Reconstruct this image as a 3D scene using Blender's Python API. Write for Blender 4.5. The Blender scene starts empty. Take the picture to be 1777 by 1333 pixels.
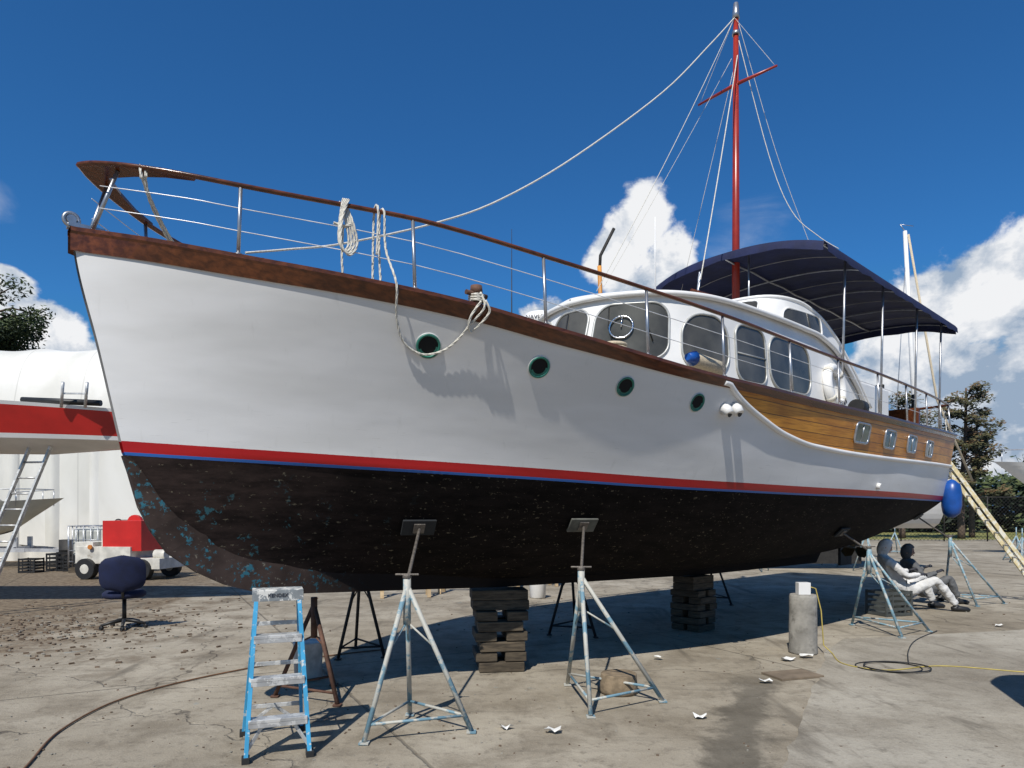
import bpy, math, random
from mathutils import Vector, Matrix, noise
random.seed(5)
PI=math.pi
scene=bpy.context.scene
# ------------------------------------------------------------------ helpers
def pchip(xs,ys):
    n=len(xs); h=[xs[i+1]-xs[i] for i in range(n-1)]; d=[(ys[i+1]-ys[i])/h[i] for i in range(n-1)]
    m=[0]*n; m[0]=d[0]; m[-1]=d[-1]
    for i in range(1,n-1):
        if d[i-1]*d[i]<=0: m[i]=0
        else:
            w1=2*h[i]+h[i-1]; w2=h[i]+2*h[i-1]; m[i]=(w1+w2)/(w1/d[i-1]+w2/d[i])
    def f(x):
        if x<=xs[0]: return ys[0]
        if x>=xs[-1]: return ys[-1]
        i=0
        while x>xs[i+1]: i+=1
        t=(x-xs[i])/h[i]
        return (2*t**3-3*t*t+1)*ys[i]+(t**3-2*t*t+t)*h[i]*m[i]+(-2*t**3+3*t*t)*ys[i+1]+(t**3-t*t)*h[i]*m[i+1]
    return f
def smooth(pts,n=8,closed=False):
    P=[Vector(p) for p in pts]; out=[]
    N=len(P); rng=N if closed else N-1
    for i in range(rng):
        if closed: a,b,c,d=P[(i-1)%N],P[i],P[(i+1)%N],P[(i+2)%N]
        else: a,b,c,d=P[max(i-1,0)],P[i],P[i+1],P[min(i+2,N-1)]
        for k in range(n):
            t=k/n
            out.append(0.5*((2*b)+(c-a)*t+(2*a-5*b+4*c-d)*t*t+(-a+3*b-3*c+d)*t**3))
    if not closed: out.append(P[-1])
    return out
def resample(pts,step):
    P=[Vector(p) for p in pts]; out=[P[0]]; acc=0
    for a,b in zip(P,P[1:]):
        L=(b-a).length
        if L<1e-9: continue
        d=step-acc
        while d<=L:
            out.append(a+(b-a)*(d/L)); d+=step
        acc=L-(d-step)
    return out
class B:
    def __init__(s): s.v=[];s.f=[];s.m=[];s.s=[]
    def add(s,vs,fs,mi=0,sm=False):
        o=len(s.v); s.v+= [tuple(v) for v in vs]
        for f in fs: s.f.append([i+o for i in f]); s.m.append(mi); s.s.append(sm)
    def box(s,c,size,mi=0,rot=None,taper=1.0):
        x,y,z=[k/2 for k in size]; c=Vector(c)
        vs=[Vector((a*x*(taper if cc>0 else 1),b*y*(taper if cc>0 else 1),cc*z)) for cc in(-1,1) for b in(-1,1) for a in(-1,1)]
        if rot is not None:
            vs=[rot@v for v in vs]
        s.add([v+c for v in vs],[(0,2,3,1),(4,5,7,6),(0,1,5,4),(2,6,7,3),(0,4,6,2),(1,3,7,5)],mi)
    def bar(s,p0,p1,w,h,mi=0,up=(0,0,1)):
        p0=Vector(p0);p1=Vector(p1);d=p1-p0;L=d.length;d.normalize();u=Vector(up)
        x=d.cross(u)
        if x.length<1e-4: x=d.cross(Vector((1,0,0)))
        x.normalize(); u=x.cross(d).normalized()
        R=Matrix((x,d,u)).transposed()
        s.box((p0+p1)/2,(w,L,h),mi,R)
    def tube(s,pts,r,mi=0,seg=8,closed=False,flat=1.0,up=None):
        P=[Vector(p) for p in pts]; n=len(P)
        R=r if isinstance(r,(list,tuple)) else [r]*n
        T=[]
        for i in range(n):
            if closed: t=P[(i+1)%n]-P[(i-1)%n]
            else: t=P[min(i+1,n-1)]-P[max(i-1,0)]
            T.append(t.normalized() if t.length>1e-9 else Vector((0,0,1)))
        a=Vector(up) if up else Vector((0,0,1)) if abs(T[0].z)<.9 else Vector((1,0,0))
        u=(a-T[0]*a.dot(T[0])).normalized(); vs=[]
        for i in range(n):
            if up:
                a=Vector(up)
            else: a=u
            u=(a-T[i]*a.dot(T[i])).normalized(); w=T[i].cross(u)
            for k in range(seg):
                th=2*PI*k/seg
                vs.append(P[i]+(u*math.cos(th)*flat+w*math.sin(th))*R[i])
        fs=[]
        for i in range(n if closed else n-1):
            for k in range(seg):
                j=(i+1)%n
                fs.append((i*seg+k,i*seg+(k+1)%seg,j*seg+(k+1)%seg,j*seg+k))
        s.add(vs,fs,mi,True)
        if not closed:
            o=len(s.v)-n*seg
            s.f.append([o+k for k in range(seg)][::-1]); s.m.append(mi); s.s.append(False)
            s.f.append([o+(n-1)*seg+k for k in range(seg)]); s.m.append(mi); s.s.append(False)
    def rope(s,pts,r,mi=0):
        P=resample(smooth(pts,10),r*1.3)
        if len(P)<3: return
        T=[(P[min(i+1,len(P)-1)]-P[max(i-1,0)]).normalized() for i in range(len(P))]
        u=T[0].orthogonal().normalized(); fr=[]
        for t in T:
            u=(u-t*u.dot(t)).normalized(); fr.append((u.copy(),t.cross(u)))
        for st in range(3):
            q=[]
            for i,p in enumerate(P):
                th=i*0.42+st*2*PI/3
                q.append(p+(fr[i][0]*math.cos(th)+fr[i][1]*math.sin(th))*r*.5)
            s.tube(q,r*.56,mi,5)
    def grid(s,fn,nu,nv,mi=0,sm=True,closeu=False,closev=False):
        vs=[fn(i/nu,j/nv) for i in range(nu+(0 if closeu else 1)) for j in range(nv+(0 if closev else 1))]
        W=nv+(0 if closev else 1); U=nu if closeu else nu+1; fs=[]
        for i in range(nu):
            for j in range(nv):
                a=i*W+j; b=((i+1)%U)*W+j; c=((i+1)%U)*W+(j+1)%W; d=i*W+(j+1)%W
                fs.append((a,b,c,d))
        s.add(vs,fs,mi,sm)
    def lathe(s,prof,c=(0,0,0),mi=0,seg=20,R=None,sm=True,sx=1,sy=1):
        c=Vector(c); vs=[]
        for r,z in prof:
            for k in range(seg):
                v=Vector((r*sx*math.cos(2*PI*k/seg),r*sy*math.sin(2*PI*k/seg),z))
                if R is not None: v=R@v
                vs.append(c+v)
        fs=[]
        for i in range(len(prof)-1):
            for k in range(seg):
                fs.append((i*seg+k,i*seg+(k+1)%seg,(i+1)*seg+(k+1)%seg,(i+1)*seg+k))
        s.add(vs,fs,mi,sm)
        o=len(s.v)-len(vs)
        s.f.append([o+k for k in range(seg)][::-1]);s.m.append(mi);s.s.append(False)
        s.f.append([o+(len(prof)-1)*seg+k for k in range(seg)]);s.m.append(mi);s.s.append(False)
    def obj(s,name,mats,parent=None,bevel=0,attrs=None,loc=None,rz=0):
        me=bpy.data.meshes.new(name); me.from_pydata(s.v,[],s.f)
        for m in (mats if isinstance(mats,(list,tuple)) else [mats]): me.materials.append(m)
        me.polygons.foreach_set('material_index',s.m); me.polygons.foreach_set('use_smooth',s.s)
        if attrs:
            for k,vals in attrs.items():
                a=me.attributes.new(k,'FLOAT','POINT'); a.data.foreach_set('value',vals)
        me.update()
        o=bpy.data.objects.new(name,me); scene.collection.objects.link(o)
        if parent: o.parent=parent
        if loc: o.location=loc
        if rz: o.rotation_euler=(0,0,rz)
        if bevel:
            b=o.modifiers.new('bevel','BEVEL'); b.width=bevel; b.segments=2; b.limit_method='ANGLE'
        return o
def empty(name,loc=(0,0,0),rz=0):
    o=bpy.data.objects.new(name,None); scene.collection.objects.link(o); o.location=loc; o.rotation_euler=(0,0,rz); return o
# ------------------------------------------------------------------ materials
def nt(name):
    m=bpy.data.materials.new(name); m.use_nodes=True; t=m.node_tree
    return m,t,t.nodes['Principled BSDF']
def N(t,ty,**k):
    n=t.nodes.new(ty)
    for a,b in k.items():
        if a in n.inputs: n.inputs[a].default_value=b
        else: setattr(n,a,b)
    return n
def L(t,a,b): t.links.new(a,b)
def math_(t,op,a,b=None,c=None,clamp=False):
    n=t.nodes.new('ShaderNodeMath'); n.operation=op; n.use_clamp=clamp
    for i,x in enumerate((a,b,c)):
        if x is None: continue
        if isinstance(x,(int,float)): n.inputs[i].default_value=x
        else: t.links.new(x,n.inputs[i])
    return n.outputs[0]
def noise_(t,vec,scale,detail=4,rough=.55,dist=0):
    n=N(t,'ShaderNodeTexNoise'); n.inputs['Scale'].default_value=scale; n.inputs['Detail'].default_value=detail
    n.inputs['Roughness'].default_value=rough; n.inputs['Distortion'].default_value=dist
    if vec is not None: L(t,vec,n.inputs['Vector'])
    return n.outputs['Fac']
def ramp_(t,fac,a,b,smoothstep=True):
    n=t.nodes.new('ShaderNodeMapRange'); n.interpolation_type='SMOOTHSTEP' if smoothstep else 'LINEAR'
    L(t,fac,n.inputs['Value']); n.inputs['From Min'].default_value=a; n.inputs['From Max'].default_value=b
    return n.outputs['Result']
def mix_(t,fac,a,b,mode='MIX'):
    n=t.nodes.new('ShaderNodeMix'); n.data_type='RGBA'; n.blend_type=mode
    if isinstance(fac,(int,float)): n.inputs[0].default_value=fac
    else: L(t,fac,n.inputs[0])
    for i,x in ((6,a),(7,b)):
        if isinstance(x,(tuple,list)): n.inputs[i].default_value=(*x[:3],1)
        else: L(t,x,n.inputs[i])
    return n.outputs[2]
def mapping_(t,vec,scale=(1,1,1),rot=(0,0,0),loc=(0,0,0)):
    n=t.nodes.new('ShaderNodeMapping'); L(t,vec,n.inputs[0]); n.inputs['Scale'].default_value=scale; n.inputs['Rotation'].default_value=rot; n.inputs['Location'].default_value=loc
    return n.outputs[0]
def bump_(t,p,h,strength=.3,dist=.01):
    n=t.nodes.new('ShaderNodeBump'); n.inputs['Strength'].default_value=strength; n.inputs['Distance'].default_value=dist
    L(t,h,n.inputs['Height']); L(t,n.outputs[0],p.inputs['Normal'])
def mat(name,col,rough=.6,metal=0,var=.2,scale=6,bump=0,bscale=40,col2=None,thr=(.52,.62),scale2=5,stretch=(1,1,1),bd=.01):
    m,t,p=nt(name); tc=N(t,'ShaderNodeTexCoord').outputs['Object']
    v=mapping_(t,tc,stretch)
    n1=noise_(t,v,scale,5)
    c=mix_(t,ramp_(t,n1,.3,.7),tuple(x*(1-var) for x in col),tuple(min(1,x*(1+var)) for x in col))
    if col2:
        c=mix_(t,ramp_(t,noise_(t,v,scale2,7,.65),*thr),c,col2)
    L(t,c,p.inputs['Base Color']); p.inputs['Roughness'].default_value=rough; p.inputs['Metallic'].default_value=metal
    if bump: bump_(t,p,noise_(t,v,bscale,4),bump,bd)
    return m
def woodm(name,a,b,rough=.3,axis=(1,12,12),scale=3):
    m,t,p=nt(name); tc=N(t,'ShaderNodeTexCoord').outputs['Object']
    v=mapping_(t,tc,axis); n=noise_(t,v,scale,6,.6,.4)
    big=noise_(t,tc,1.7,3)
    c=mix_(t,ramp_(t,n,.25,.75),a,b); c=mix_(t,ramp_(t,big,.35,.8),c,mix_(t,.5,c,tuple(x*.5 for x in a)))
    L(t,c,p.inputs['Base Color']); p.inputs['Roughness'].default_value=rough
    bump_(t,p,n,.12)
    return m
M={}
M['steel']=mat('galvanised_steel',(.42,.43,.45),.35,.8,.15,12)
M['chrome']=mat('chrome',(.7,.7,.72),.15,1,.05)
M['white']=mat('white_gelcoat',(.76,.75,.73),.35,0,.06,2)
M['rope']=mat('rope_fibre',(.60,.57,.50),.9,0,.2,60,.3,200)
M['ropetan']=mat('tan_rope',(.5,.42,.3),.9,0,.2,60)
M['black']=mat('black_plastic',(.016,.016,.016),.5,0,.2,6)
M['glass']=mat('tinted_glass',(.075,.072,.062),.05,0,.45,1.6)
M['navy']=mat('navy_canvas',(.004,.009,.050),.8,0,.25,3,.3,9,bd=.03)
M['mahog']=woodm('varnished_mahogany',(.050,.015,.006),(.17,.052,.017),.2,(.35,9,9))
M['mastred']=mat('mast_red_varnish',(.30,.026,.014),.3,0,.2,3)
M['rust']=mat('rusty_steel',(.11,.055,.035),.8,.2,.4,10,.3,60)
M['rod']=mat('threaded_steel_rod',(.16,.14,.12),.6,.5,.3,30,.6,90)
M['standblue']=mat('chipped_blue_paint',(.17,.29,.35),.6,0,.2,8,.15,60,(.42,.42,.39),(.50,.56),18)
M['darksteel']=mat('dark_steel',(.03,.028,.026),.7,.3,.3,9)
M['timber']=woodm('weathered_timber',(.035,.027,.018),(.13,.10,.065),.9,(2,2,14))
M['ply']=woodm('pale_timber',(.38,.27,.15),(.55,.42,.26),.8,(2,12,2))
M['conc']=mat('cast_concrete',(.27,.255,.225),.9,0,.25,5,.6,30,(.15,.14,.12),(.5,.7),7)
M['orange']=mat('orange_pole',(.55,.24,.05),.5)
M['red']=mat('red_paint',(.50,.018,.014),.45,0,.12,2)
M['rubber']=mat('tyre_rubber',(.018,.018,.018),.8)
M['blueplastic']=mat('blue_fender_vinyl',(.010,.07,.30),.35,0,.2,5)
M['paper']=mat('paper',(.75,.74,.70),.8)
M['yellowfg']=mat('yellow_fibreglass',(.60,.50,.28),.6,0,.2,6,.1,40,(.70,.67,.56),(.5,.55),14)
M['ladderblue']=mat('blue_fibreglass',(.045,.30,.52),.5,0,.15,5,.1,40,(.5,.55,.55),(.56,.62),18)
M['alu']=mat('worn_aluminium',(.48,.48,.47),.45,.5,.15,10,.1,50,(.72,.71,.68),(.5,.56),12)
M['suit']=mat('coverall_fabric',(.60,.59,.57),.9,0,.12,5,.8,9,(.42,.40,.37),(.58,.72),4,bd=.03)
M['skin']=mat('skin',(.38,.21,.15),.6,0,.08)
M['hair']=mat('dark_hair',(.02,.015,.012),.7)
M['yellow']=mat('yellow_cord',(.42,.33,.08),.6)
M['hose']=mat('brown_hose',(.16,.08,.04),.7)
# ------------------------------------------------------------------ hull definition (s along boat, off toward near side, z up)
z_sh=pchip([-3.94,-3.0,-2.4,-1.55,-.74,1.15,3.33,6,9.6],[3.58,3.42,3.34,3.23,3.10,2.93,2.90,2.94,3.06])
z_wl=pchip([-3.63,-1,1.5,4,9.6],[2.085,1.985,1.90,1.875,1.875])
z_kl=pchip([-3.2,-2.73,-2.3,-1,0,3,6,8.5,9.6],[1.475,1.21,1.10,1.00,.95,.90,.97,1.22,1.36])
z_gd=pchip([1.12,1.3,1.5,1.86,2.4,3.06,4.2,9.6],[2.93,2.83,2.745,2.63,2.50,2.42,2.39,2.50])
GS=lambda s:(s+3.94)/13.54
b_sh=pchip([GS(x) for x in(-3.94,-3.5,-3.02,-2.42,-1.75,-.8,0,1,2,4,6,8,9.6)],[.03,.40,.72,1.06,1.36,1.68,1.85,1.99,2.06,2.08,1.98,1.80,1.6])
b_wl=pchip([0,.035,.07,.12,.18,.29,.44,.59,.73,.88,1],[.035,.19,.36,.60,.88,1.32,1.72,1.84,1.80,1.62,1.42])
p_ex=pchip([0,.1,.25,.5,.8,1],[1.0,.72,.47,.33,.34,.40])
q_ex=pchip([0,.1,.3,.6,1],[1.15,1.25,1.1,.8,.8])
st_s=pchip([2.085,2.826,3.44,3.58],[-3.632,-3.787,-3.926,-3.94])
r_s=pchip([0,.12,.3,.5,.7,.85,1],[-2.3,-2.73,-3.10,-3.30,-3.47,-3.56,-3.632]); r_z=pchip([0,.12,.3,.5,.7,.85,1],[1.10,1.21,1.38,1.56,1.76,1.93,2.085])
def hull(g,h):
    if h<0:
        k=h+1; s0=r_s(k); s1=9.3+.2*k; s=s0+(s1-s0)*g
        w=min(1,g/.22); w=w*w*(3-2*w)
        z=(1-w)*r_z(k)+w*(z_kl(s)+(z_wl(s)-z_kl(s))*k)
        b=.05+(b_wl(g)-.05)*k**p_ex(g) if b_wl(g)>.05 else b_wl(g)
    else:
        zs=2.085+(3.58-2.085)*h; s0=st_s(zs); s1=9.5+.1*h; s=s0+(s1-s0)*g
        z=z_wl(s)+(z_sh(s)-z_wl(s))*h
        b=b_wl(g)+(b_sh(g)-b_wl(g))*h**q_ex(g)
    return s,b,z
def P(s,o,z): return Vector((s,-o,z))
def hull_at(s,z):
    lo,hi=-1,1
    def ev(h):
        if h<0: s0=r_s(h+1); s1=9.3+.2*(h+1)
        else: s0=st_s(2.085+1.495*h); s1=9.5+.1*h
        g=max(0,min(1,(s-s0)/(s1-s0))); return hull(g,h)
    for _ in range(30):
        m_=(lo+hi)/2
        if ev(m_)[2]<z: lo=m_
        else: hi=m_
    return ev((lo+hi)/2)[1]
def hull_frame(s,z):
    e=.03; p=P(s,hull_at(s,z),z); a=P(s+e,hull_at(s+e,z),z)-P(s-e,hull_at(s-e,z),z); c=P(s,hull_at(s,z+e),z+e)-P(s,hull_at(s,z-e),z-e)
    a.normalize(); c.normalize(); n=a.cross(c).normalized()
    if n.y>0: n=-n
    c=n.cross(a)
    if c.z<0: c=-c
    return p,a,c,n
boat=empty('wooden_motor_yacht',(-.1,7.4,0),math.radians(42))
CT,ST=math.cos(math.radians(42)),math.sin(math.radians(42))
def L2W(v): return Vector((-.1+v[0]*CT-v[1]*ST,7.4+v[0]*ST+v[1]*CT,v[2]))
m,t,p=nt('painted_planked_hull')
tc=N(t,'ShaderNodeTexCoord').outputs['Object']
wl=N(t,'ShaderNodeAttribute',attribute_name='wl').outputs['Fac']; gd=N(t,'ShaderNodeAttribute',attribute_name='gd').outputs['Fac']
hf=N(t,'ShaderNodeAttribute',attribute_name='hf').outputs['Fac']
str1=noise_(t,mapping_(t,tc,(.5,1,3)),1.6,4,.5)
str2=noise_(t,mapping_(t,tc,(7,7,.6)),2,4,.6)
white=mix_(t,ramp_(t,str1,.3,.75),(.66,.65,.63),(.735,.725,.71))
white=mix_(t,math_(t,'MULTIPLY',ramp_(t,str2,.6,.8),.25),white,(.46,.45,.42))
scf=noise_(t,mapping_(t,tc,(1.2,1,16)),3.5,6,.7)
scfm=math_(t,'MULTIPLY',ramp_(t,scf,.62,.70),ramp_(t,wl,.6,.1)); white=mix_(t,math_(t,'MULTIPLY',scfm,.4),white,(.35,.33,.30))
b1=noise_(t,mapping_(t,tc,(1,1,4)),3,7,.7); b2=noise_(t,mapping_(t,tc,(2.2,1,11)),5,8,.75); b3=noise_(t,tc,26,4,.7)
sxx=N(t,'ShaderNodeSeparateXYZ'); L(t,tc,sxx.inputs[0]); bow=ramp_(t,sxx.outputs[0],-1.2,-3.4)
bot=mix_(t,ramp_(t,b1,.35,.65),(.005,.004,.0035),(.012,.009,.008)); bot=mix_(t,bow,bot,mix_(t,ramp_(t,b1,.3,.7),(.013,.009,.008),(.042,.028,.024)))  # bottom paint: shade painted near black aft, lit brown painted toward the bow
bot=mix_(t,ramp_(t,math_(t,'MULTIPLY_ADD',b3,.5,math_(t,'MULTIPLY',b2,.62)),.650,.685),bot,(.13,.11,.075))
bot=mix_(t,math_(t,'MULTIPLY',math_(t,'MULTIPLY',bow,ramp_(t,sxx.outputs[2],2.0,1.6)),ramp_(t,math_(t,'MULTIPLY_ADD',b3,.45,math_(t,'MULTIPLY',noise_(t,tc,5,5),.62)),.64,.67)),bot,(.035,.11,.13))
pl=math_(t,'FRACT',math_(t,'MULTIPLY',hf,9.0)); seam=math_(t,'LESS_THAN',pl,.07)
plid=math_(t,'FLOOR',math_(t,'MULTIPLY',hf,9.0))
cmb=N(t,'ShaderNodeCombineXYZ'); L(t,plid,cmb.inputs[2]); L(t,math_(t,'MULTIPLY',sxx.outputs[0],.35),cmb.inputs[0])
pn=noise_(t,cmb.outputs[0],4.3,2)
gr=noise_(t,mapping_(t,tc,(1,6,30)),3,6,.65)
wd=mix_(t,ramp_(t,pn,.3,.7),(.44,.155,.012),(.72,.31,.035)); wd=mix_(t,math_(t,'MULTIPLY',ramp_(t,gr,.42,.72),.7),wd,(.24,.07,.008))
wd=mix_(t,math_(t,'MULTIPLY',seam,.85),wd,(.05,.02,.006))
c=mix_(t,math_(t,'GREATER_THAN',gd,0),white,wd)
redc=mix_(t,ramp_(t,str1,.3,.7),(.34,.007,.008),(.44,.012,.014))
edge=math_(t,'MULTIPLY_ADD',math_(t,'SUBTRACT',b3,.5),.004,wl)
c=mix_(t,math_(t,'LESS_THAN',edge,.078),c,redc)
c=mix_(t,math_(t,'LESS_THAN',edge,0),c,(.025,.12,.40))
low=math_(t,'LESS_THAN',edge,-.022)
c=mix_(t,low,c,bot)
L(t,c,p.inputs['Base Color'])
rg=mix_(t,low,(.38,.38,.38),(.85,.85,.85)); L(t,rg,p.inputs['Roughness'])
L(t,math_(t,'MULTIPLY_ADD',low,-.28,.38),p.inputs['Specular IOR Level'])
bh=math_(t,'ADD',math_(t,'MULTIPLY',noise_(t,mapping_(t,tc,(1,1,2.4)),1.3,2),.8),math_(t,'MULTIPLY',math_(t,'MULTIPLY',b2,low),.4))
bump_(t,p,bh,.14,.05)
hullm=m
hb=B(); rows=[-1+ (i/26)**1.4 for i in range(26)]+[i/34 for i in range(35)]; cols=[(i/150)**1.35 for i in range(151)]
A={'wl':[],'gd':[],'hf':[]}
for sd in(1,-1):
    vs=[];fs=[]
    for h in rows:
        for g in cols:
            s,b,z=hull(g,h); vs.append(P(s,b*sd,z)); A['wl'].append(z-z_wl(s)); A['gd'].append(z-z_gd(s) if s>1.12 else -1*max(.0,(1.12-s))-.001); A['hf'].append(max(h,0))
    Wd=len(cols)
    for j in range(len(rows)-1):
        for i in range(Wd-1):
            q=(j*Wd+i,j*Wd+i+1,(j+1)*Wd+i+1,(j+1)*Wd+i); fs.append(q if sd>0 else q[::-1])
    hb.add(vs,fs,0,True)
vs=[]
for h in rows:
    s,b,z=hull(1,h)
    for k in range(9):
        u=-1+2*k/8; vs.append(P(s+.12*(1-u*u)+.0,b*u,z)); A['wl'].append(z-z_wl(9.5)); A['gd'].append(z-z_gd(9.5)); A['hf'].append(max(h,0))
fs=[(j*9+k,j*9+k+1,(j+1)*9+k+1,(j+1)*9+k) for j in range(len(rows)-1) for k in range(8)]
hb.add(vs,fs,0,True)
hb.obj('hull',hullm,boat,attrs=A)
d=B()
def dk(u,v):
    g=.004+u*.99; s,b,z=hull(g,1); o=(2*v-1)*(b-.02); return P(s,o,z-.06+.06*(1-(2*v-1)**2))
d.grid(dk,60,10); d.obj('deck',mat('deck_paint',(.42,.38,.30),.7),boat)
bh_=pchip([-3.94,-3.4,-2.4,-.7,1.2,9.6],[.135,.125,.105,.09,.07,.065])
for sd,nm in((1,'sheer_rail_port'),(-1,'sheer_rail_starboard')):
    w=B(); vs=[]; n=110
    for i in range(n+1):
        g=(i/n)**1.4; s,b,z=hull(g,1); h=bh_(s); bl=hull_at(s,z-h) if s>-3.9 else b
        bl=min(bl,b)
        for (o,zz) in ((bl+.014,z-h),(b+.016,z-.02),(b+.028,z-.004),(b+.028,z+.024),(b-.075,z+.024),(b-.075,z-.05)):
            vs.append(P(s-(.02 if i==0 else 0),max(o,0)*sd,zz))
    w.add(vs,[(i*6+k,(i+1)*6+k,(i+1)*6+k+1,i*6+k+1) for i in range(n) for k in range(5)],0,False)
    w.obj(nm,M['mahog'],boat)
for sd in(1,-1):
    w=B(); pts=[]
    for i in range(90):
        s=1.08+(9.55-1.08)*(i/89)**1.3; z=z_gd(s) if s>1.12 else 2.95
        z=min(z,z_sh(s)-.03); pts.append(P(s,(hull_at(s,z)+.010)*sd,z))
    w.tube(pts,.028,0,8); w.obj('guard_moulding',M['white'],boat)
m,t,p=nt('worn_keel_paint'); tc=N(t,'ShaderNodeTexCoord').outputs['Object']
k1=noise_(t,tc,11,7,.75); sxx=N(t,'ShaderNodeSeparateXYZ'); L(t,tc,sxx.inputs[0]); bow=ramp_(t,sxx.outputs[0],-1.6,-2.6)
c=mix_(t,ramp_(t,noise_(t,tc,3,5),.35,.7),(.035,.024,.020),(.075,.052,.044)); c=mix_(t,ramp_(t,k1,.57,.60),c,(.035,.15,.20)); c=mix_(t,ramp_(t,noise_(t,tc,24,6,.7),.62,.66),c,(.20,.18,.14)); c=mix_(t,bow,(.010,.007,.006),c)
L(t,c,p.inputs['Base Color']); p.inputs['Roughness'].default_value=.8; p.inputs['Specular IOR Level'].default_value=.2; bump_(t,p,k1,.3)
keelm=m
w=B()
out=[(-3.635,2.06),(-3.60,1.95),(-3.53,1.69),(-3.45,1.52),(-3.335,1.348),(-3.13,1.195),(-2.913,1.082),(-2.685,1.01),(-2.394,.973),(0,.86),(4,.76),(7.4,.76),(7.6,.95)]
inn=[(-3.60,2.06),(-3.52,1.95),(-3.40,1.76),(-3.28,1.62),(-3.12,1.50),(-2.9,1.40),(-2.65,1.30),(-2.45,1.22),(-2.2,1.2),(0,1.1),(4,1.1),(7.0,1.2),(7.4,1.3)]
vs=[]
for (a,b_),(c_,d_) in zip(out,inn):
    vs+= [P(a,.035,b_),P(a,-.035,b_),P(c_,.065,d_),P(c_,-.065,d_)]
fs=[]
for i in range(len(out)-1):
    a=i*4;b_=a+4; fs+=[(a,b_,b_+1,a+1),(a,a+2,b_+2,b_),(a+1,b_+1,b_+3,a+3)]
fs.append((len(vs)-4,len(vs)-2,len(vs)-1,len(vs)-3)); w.add(vs,fs); w.obj('keel_and_forefoot',keelm,boat)
w=B(); w.box(P(8.7,0,1.08),(.5,.05,.85),0); w.tube([P(8.6,0,1.2),P(8.6,0,1.7)],.03,0)
for sd in(1,-1):
    w.tube([P(6.3,.45*sd,1.2),P(8.0,.45*sd,1.02)],.022,1); w.bar(P(7.9,.45*sd,1.05),P(7.95,.5*sd,1.4),.02,.08,1)
    for k in range(3):
        a=k*2*PI/3; R=Matrix.Rotation(a,3,'X'); c=P(8.02,.45*sd,1.02)
        vs=[c+R@Vector(q) for q in((-.03,-.02,.02),(-.05,-.09,.14),(-.02,-.06,.24),(.03,.05,.24),(.05,.09,.13),(.02,.03,.02))]; w.add(vs,[(0,1,2,3,4,5)],1)
w.obj('rudder_and_propellers',[M['darksteel'],mat('bronze',(.10,.07,.035),.5,.8)],boat)
pg=mat('green_bronze',(.025,.16,.12),.45,.2,.3,20); pw=mat('porthole_seal',(.50,.52,.50),.5)
blk=mat('porthole_black_disc',(.003,.003,.003),.9,0,.1)  # flat black disc, painted stand-in for the shade inside each open port
w=B()
for s,z,r in((-1.78,2.94,.096),(-.9,2.85,.092),(-.05,2.765,.090),(.83,2.70,.088)):
    p0,a,c,n=hull_frame(s,z)
    ring=lambda R,o:[p0+a*math.cos(2*PI*k/32)*R+c*math.sin(2*PI*k/32)*R+n*o for k in range(32)]
    w.tube(ring(r*1.02,.002),.006,0,6,True); w.tube(ring(r*.90,.003),.011,1,6,True)
    w.add(ring(r*.88,.004),[tuple(range(32))],2)
    w.add([p0+a*math.cos(2*PI*k/32)*r*.80+c*math.sin(2*PI*k/32)*r*.80+n*.006 for k in range(18,33)]+[p0+a*math.cos(2*PI*k/32)*r*.62+(c*math.sin(2*PI*k/32)*r*.62)+n*.006 for k in range(32,17,-1)],[tuple(range(30))],1)
w.obj('portholes',[pw,pg,blk],boat)
w=B()
def rrect(wd,ht,r,n=5):
    o=[]
    for cx,cy,a0 in((wd/2-r,ht/2-r,0),(-wd/2+r,ht/2-r,90),(-wd/2+r,-ht/2+r,180),(wd/2-r,-ht/2+r,270)):
        for k in range(n+1):
            a=math.radians(a0+90*k/n); o.append((cx+r*math.cos(a),cy+r*math.sin(a)))
    return o
for s,z in((4.25,2.655),(5.3,2.655),(6.35,2.665),(7.45,2.67)):
    p0,a,c,n=hull_frame(s,z); q=rrect(.44,.24,.06)
    w.tube([p0+a*x+c*y+n*.010 for x,y in q],.016,0,6,True)
    w.add([p0+a*x*.94+c*y*.92+n*.012 for x,y in q],[tuple(range(len(q)))],1)
    w.tube([p0-c*.11+n*.016,p0+c*.11+n*.016],.006,0,6)
w.obj('hull_windows',[M['steel'],mat('pale_glass',(.16,.19,.17),.15,0,.4,2)],boat)
w=B()
for s,z,r in((1.22,2.675,.05),(1.36,2.69,.055)):
    p0,a,c,n=hull_frame(s,z); w.tube([p0,p0+n*.05,p0+n*.09-c*.03],[r*1.2,r,r*.9],0,14)
    w.add([p0+n*.092-c*.031+a*math.cos(k*PI/6)*r*.6+c*math.sin(k*PI/6)*r*.6+n*.004 for k in range(12)],[tuple(range(12))],1)
for s,z in((5.2,2.02),):
    p0,a,c,n=hull_frame(s,z); w.tube([p0,p0+n*.05],[.045,.04],0,12)
w.obj('through_hull_fittings',[M['white'],M['black']],boat)
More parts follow.
